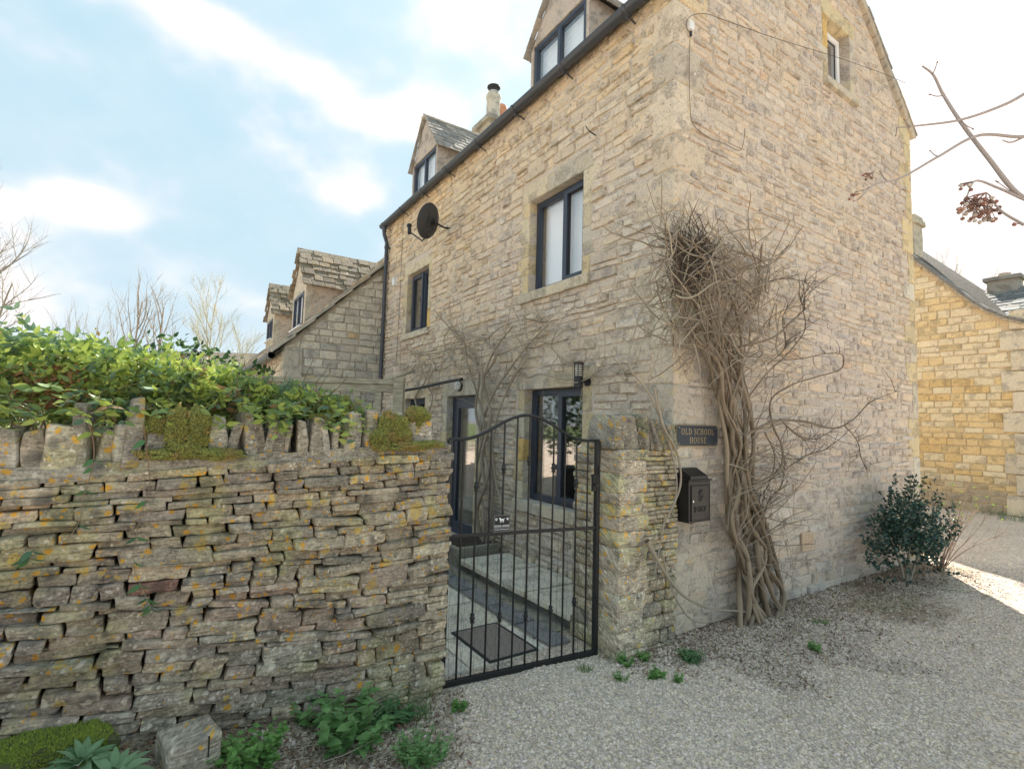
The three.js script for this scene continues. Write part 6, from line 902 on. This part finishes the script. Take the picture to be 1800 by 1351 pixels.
{
  const green = (a, b) => (r) => { const t = r(); return [mix(a[0], b[0], t), mix(a[1], b[1], t), mix(a[2], b[2], t)]; };
  const NET = green([.15, .30, .09], [.27, .46, .16]), MID = green([.13, .30, .06], [.26, .46, .12]), DRK = green([.09, .21, .07], [.17, .32, .12]), SAGE = green([.22, .36, .17], [.34, .50, .27]), FEA = green([.17, .33, .10], [.27, .46, .17]);
  const nettle = broadLeaf(.052, .044, { heart: .7, teeth: .16, droop: .35, rows: 10 }), round = broadLeaf(.03, .03, { heart: .4, teeth: .12, rows: 8 }), sage = broadLeaf(.11, .045, { heart: .0, droop: .25, fold: .35, rows: 7 }), lance = broadLeaf(.09, .022, { heart: 0, droop: .5 }), feather = broadLeaf(.026, .014, { heart: .1, teeth: .5, rows: 10 });
  weed('nettle_clump', 'clump of young nettles at the foot of the wall', groundAt(612, 1312), 41, { R: .16, H: .17, stems: 22, per: 4, leaf: nettle, pal: NET, size: [.7, 1.25] });
  weed('nettle_clump', 'smaller nettle shoots against the wall behind the main nettle clump', groundAt(545, 1275), 42, { R: .10, H: .10, stems: 9, per: 3, leaf: nettle, pal: NET, size: [.5, .9] });
  weed('cranesbill_clump', 'low round leaved green clump beside the cut stone block', groundAt(436, 1345), 43, { R: .13, H: .09, stems: 34, per: 3, leaf: round, pal: MID, size: [.7, 1.3] });
  weed('ragwort_clump', 'feathery green weed at the edge of the gravel by the wall', groundAt(742, 1340), 44, { R: .11, H: .11, stems: 30, per: 6, leaf: feather, pal: FEA, size: [.8, 1.5] });
  weed('leafy_weed', 'dark strap leaved weed by the wall end', groundAt(690, 1265), 45, { R: .09, H: .05, stems: 22, per: 2, leaf: lance, pal: DRK, size: [.6, 1.1] });
  weed('grass_tuft', 'thin grass tuft at the wall end beside the gate', groundAt(735, 1262), 46, { R: .14, H: .16, stems: 40, kind: 'grass', pal: green([.16, .28, .08], [.28, .40, .14]) });
  weed('small_weed', 'small weed in the gravel before the gate hinge', groundAt(805, 1248), 47, { R: .035, H: .03, stems: 10, per: 2, leaf: round, pal: MID, size: [.6, 1] });
  weed('foxglove_rosette', 'soft grey green foxglove rosette in the lower left corner', groundAt(140, 1352), 48, { kind: 'rosette', R: .2, H: .1, stems: 30, leaf: sage, pal: SAGE });
  weed('foxglove_rosette', 'second small grey green rosette left of the cut stone block', groundAt(200, 1370), 53, { kind: 'rosette', R: .2, H: .1, stems: 16, leaf: sage, pal: SAGE });
  weed('leafy_weed', 'dark green rosette weed below the post box', groundAt(1216, 1160), 49, { R: .06, H: .05, stems: 26, per: 3, leaf: lance, pal: DRK, size: [.35, .65] });
  [[1105, 1168, .06, 'weed seedlings nearest the pier foot'], [1092, 1195, .035, 'tiny weed in the gravel below the pier'], [1155, 1192, .05, 'fine leaved weed between the pier and the dark rosette'], [1190, 1198, .03, 'tiny weed just below the dark rosette'], [1430, 1143, .05, 'low green weed in the gravel before the climber'], [1445, 1097, .05, 'dark weed beside the climber roots'], [1130, 1160, .04, 'nettle seedling against the pier']].forEach(([x, y, R, l], i) => weed('small_weed', l, groundAt(x, y), 60 + i, { R, H: .035, stems: 9, per: 2, leaf: i % 2 ? feather : round, pal: MID, size: [.6, 1.1] }));
  weed('grass_tuft', 'short grass tuft under the latch side of the gate', groundAt(1028, 1178), 50, { R: .07, H: .06, stems: 30, kind: 'grass', pal: green([.14, .28, .06], [.24, .40, .12]) });
  weed('grass_tuft', 'blue green grass tuft at the base of the golden wall', onY(1790, 915, 0), 51, { R: .5, H: .22, stems: 120, kind: 'grass', pal: green([.14, .24, .12], [.22, .32, .18]) });
  weed('grass_tuft', 'small grass tuft by the golden wall, left of the other', onY(1745, 905, 0), 52, { R: .35, H: .14, stems: 70, kind: 'grass', pal: green([.14, .24, .12], [.22, .32, .18]) });
  // cut stone block with a slot, and the mossy stone in the corner
  const P = groundAt(330, 1345), b = thing('cut_stone_block', 'old cut stone block with a narrow slot, sunk by the wall', 'stone block', [P.x, P.y, P.z - .03], .22); const g = block(.20, .15, .20, { seg: [6, 4, 6], r: .014, amp: .006, freq: 9, seed: 4 }); dryUV(g, [-3.0, .6]); part('stone', paint(g, [.78, .70, .57]), M.dry, b).position.y = .05; part('slot', box(.004, .08, .012, .045, .085, .1005), M.dark, b);
  const r = rng(2500), Q = groundAt(75, 1345), m = thing('mossy_stone', 'moss covered boulder against the wall in the lower left corner', 'boulder', [Q.x, Q.y, Q.z - .1]), mats = [], cols = []; const ic = new THREE.IcosahedronGeometry(1, 5), ip = ic.attributes.position, at3 = (d) => { const f = 1 + (fbm3(d.x * 2 + 3, d.y * 2, d.z * 2, 4) - .5) * .8; return V(d.x * .22 * f, d.y * .085 * f, d.z * .13 * f); }; for (let i = 0; i < ip.count; i++) { const v = at3(V().fromBufferAttribute(ip, i)); ip.setXYZ(i, v.x, v.y, v.z); } ic.computeVertexNormals(); part('stone', metre(ic), mat({ color: lin(.10, .10, .04), roughness: 1 }), m);
  for (let k = 0; k < 15000; k++) { const d = V(r() * 2 - 1, r() * 1.6 - .5, r() * 2 - 1).normalize(), v = at3(d); if (fbm3(v.x * 8, v.y * 8, v.z * 8, 3) < .38) continue; mats.push(place(v, aim(V(d.x, d.y * 1.6 + .4, d.z).add(V(r() - .5, r() - .5, r() - .5).multiplyScalar(.8))), .5 + r() * .9)); const t = r(); cols.push(lin(mix(.13, .30, t), mix(.17, .36, t), .04)); } const sh = new THREE.ConeGeometry(.0036, .010, 4, 1, true); sh.translate(0, .004, 0); scatter('moss_shoots', sh, M.bits, mats, cols, m);
  // dead stems by the nettles
  const dead = []; for (let k = 0; k < 26; k++) { const p = groundAt(470 + r() * 280, 1290 + r() * 55), a = -.6 + r() * 1.4; p.y += .012; dead.push(tube(walk(r, p, V(Math.cos(a), .12 * r(), -Math.sin(a) * .5), 6, mix(.015, .045, r()), .18, 0, (q) => { q.y = Math.max(q.y, gy(q.x, q.z) + .008); }), .002, .001, 4, [.50, .42, .31])); }
  const ds = part('dead_stems', join(dead), M.bark, scene, 'stuff'); ds.userData.label = 'pale dead stems lying among the weeds by the wall';
}
shade(scene);
renderer.render(scene, camera);
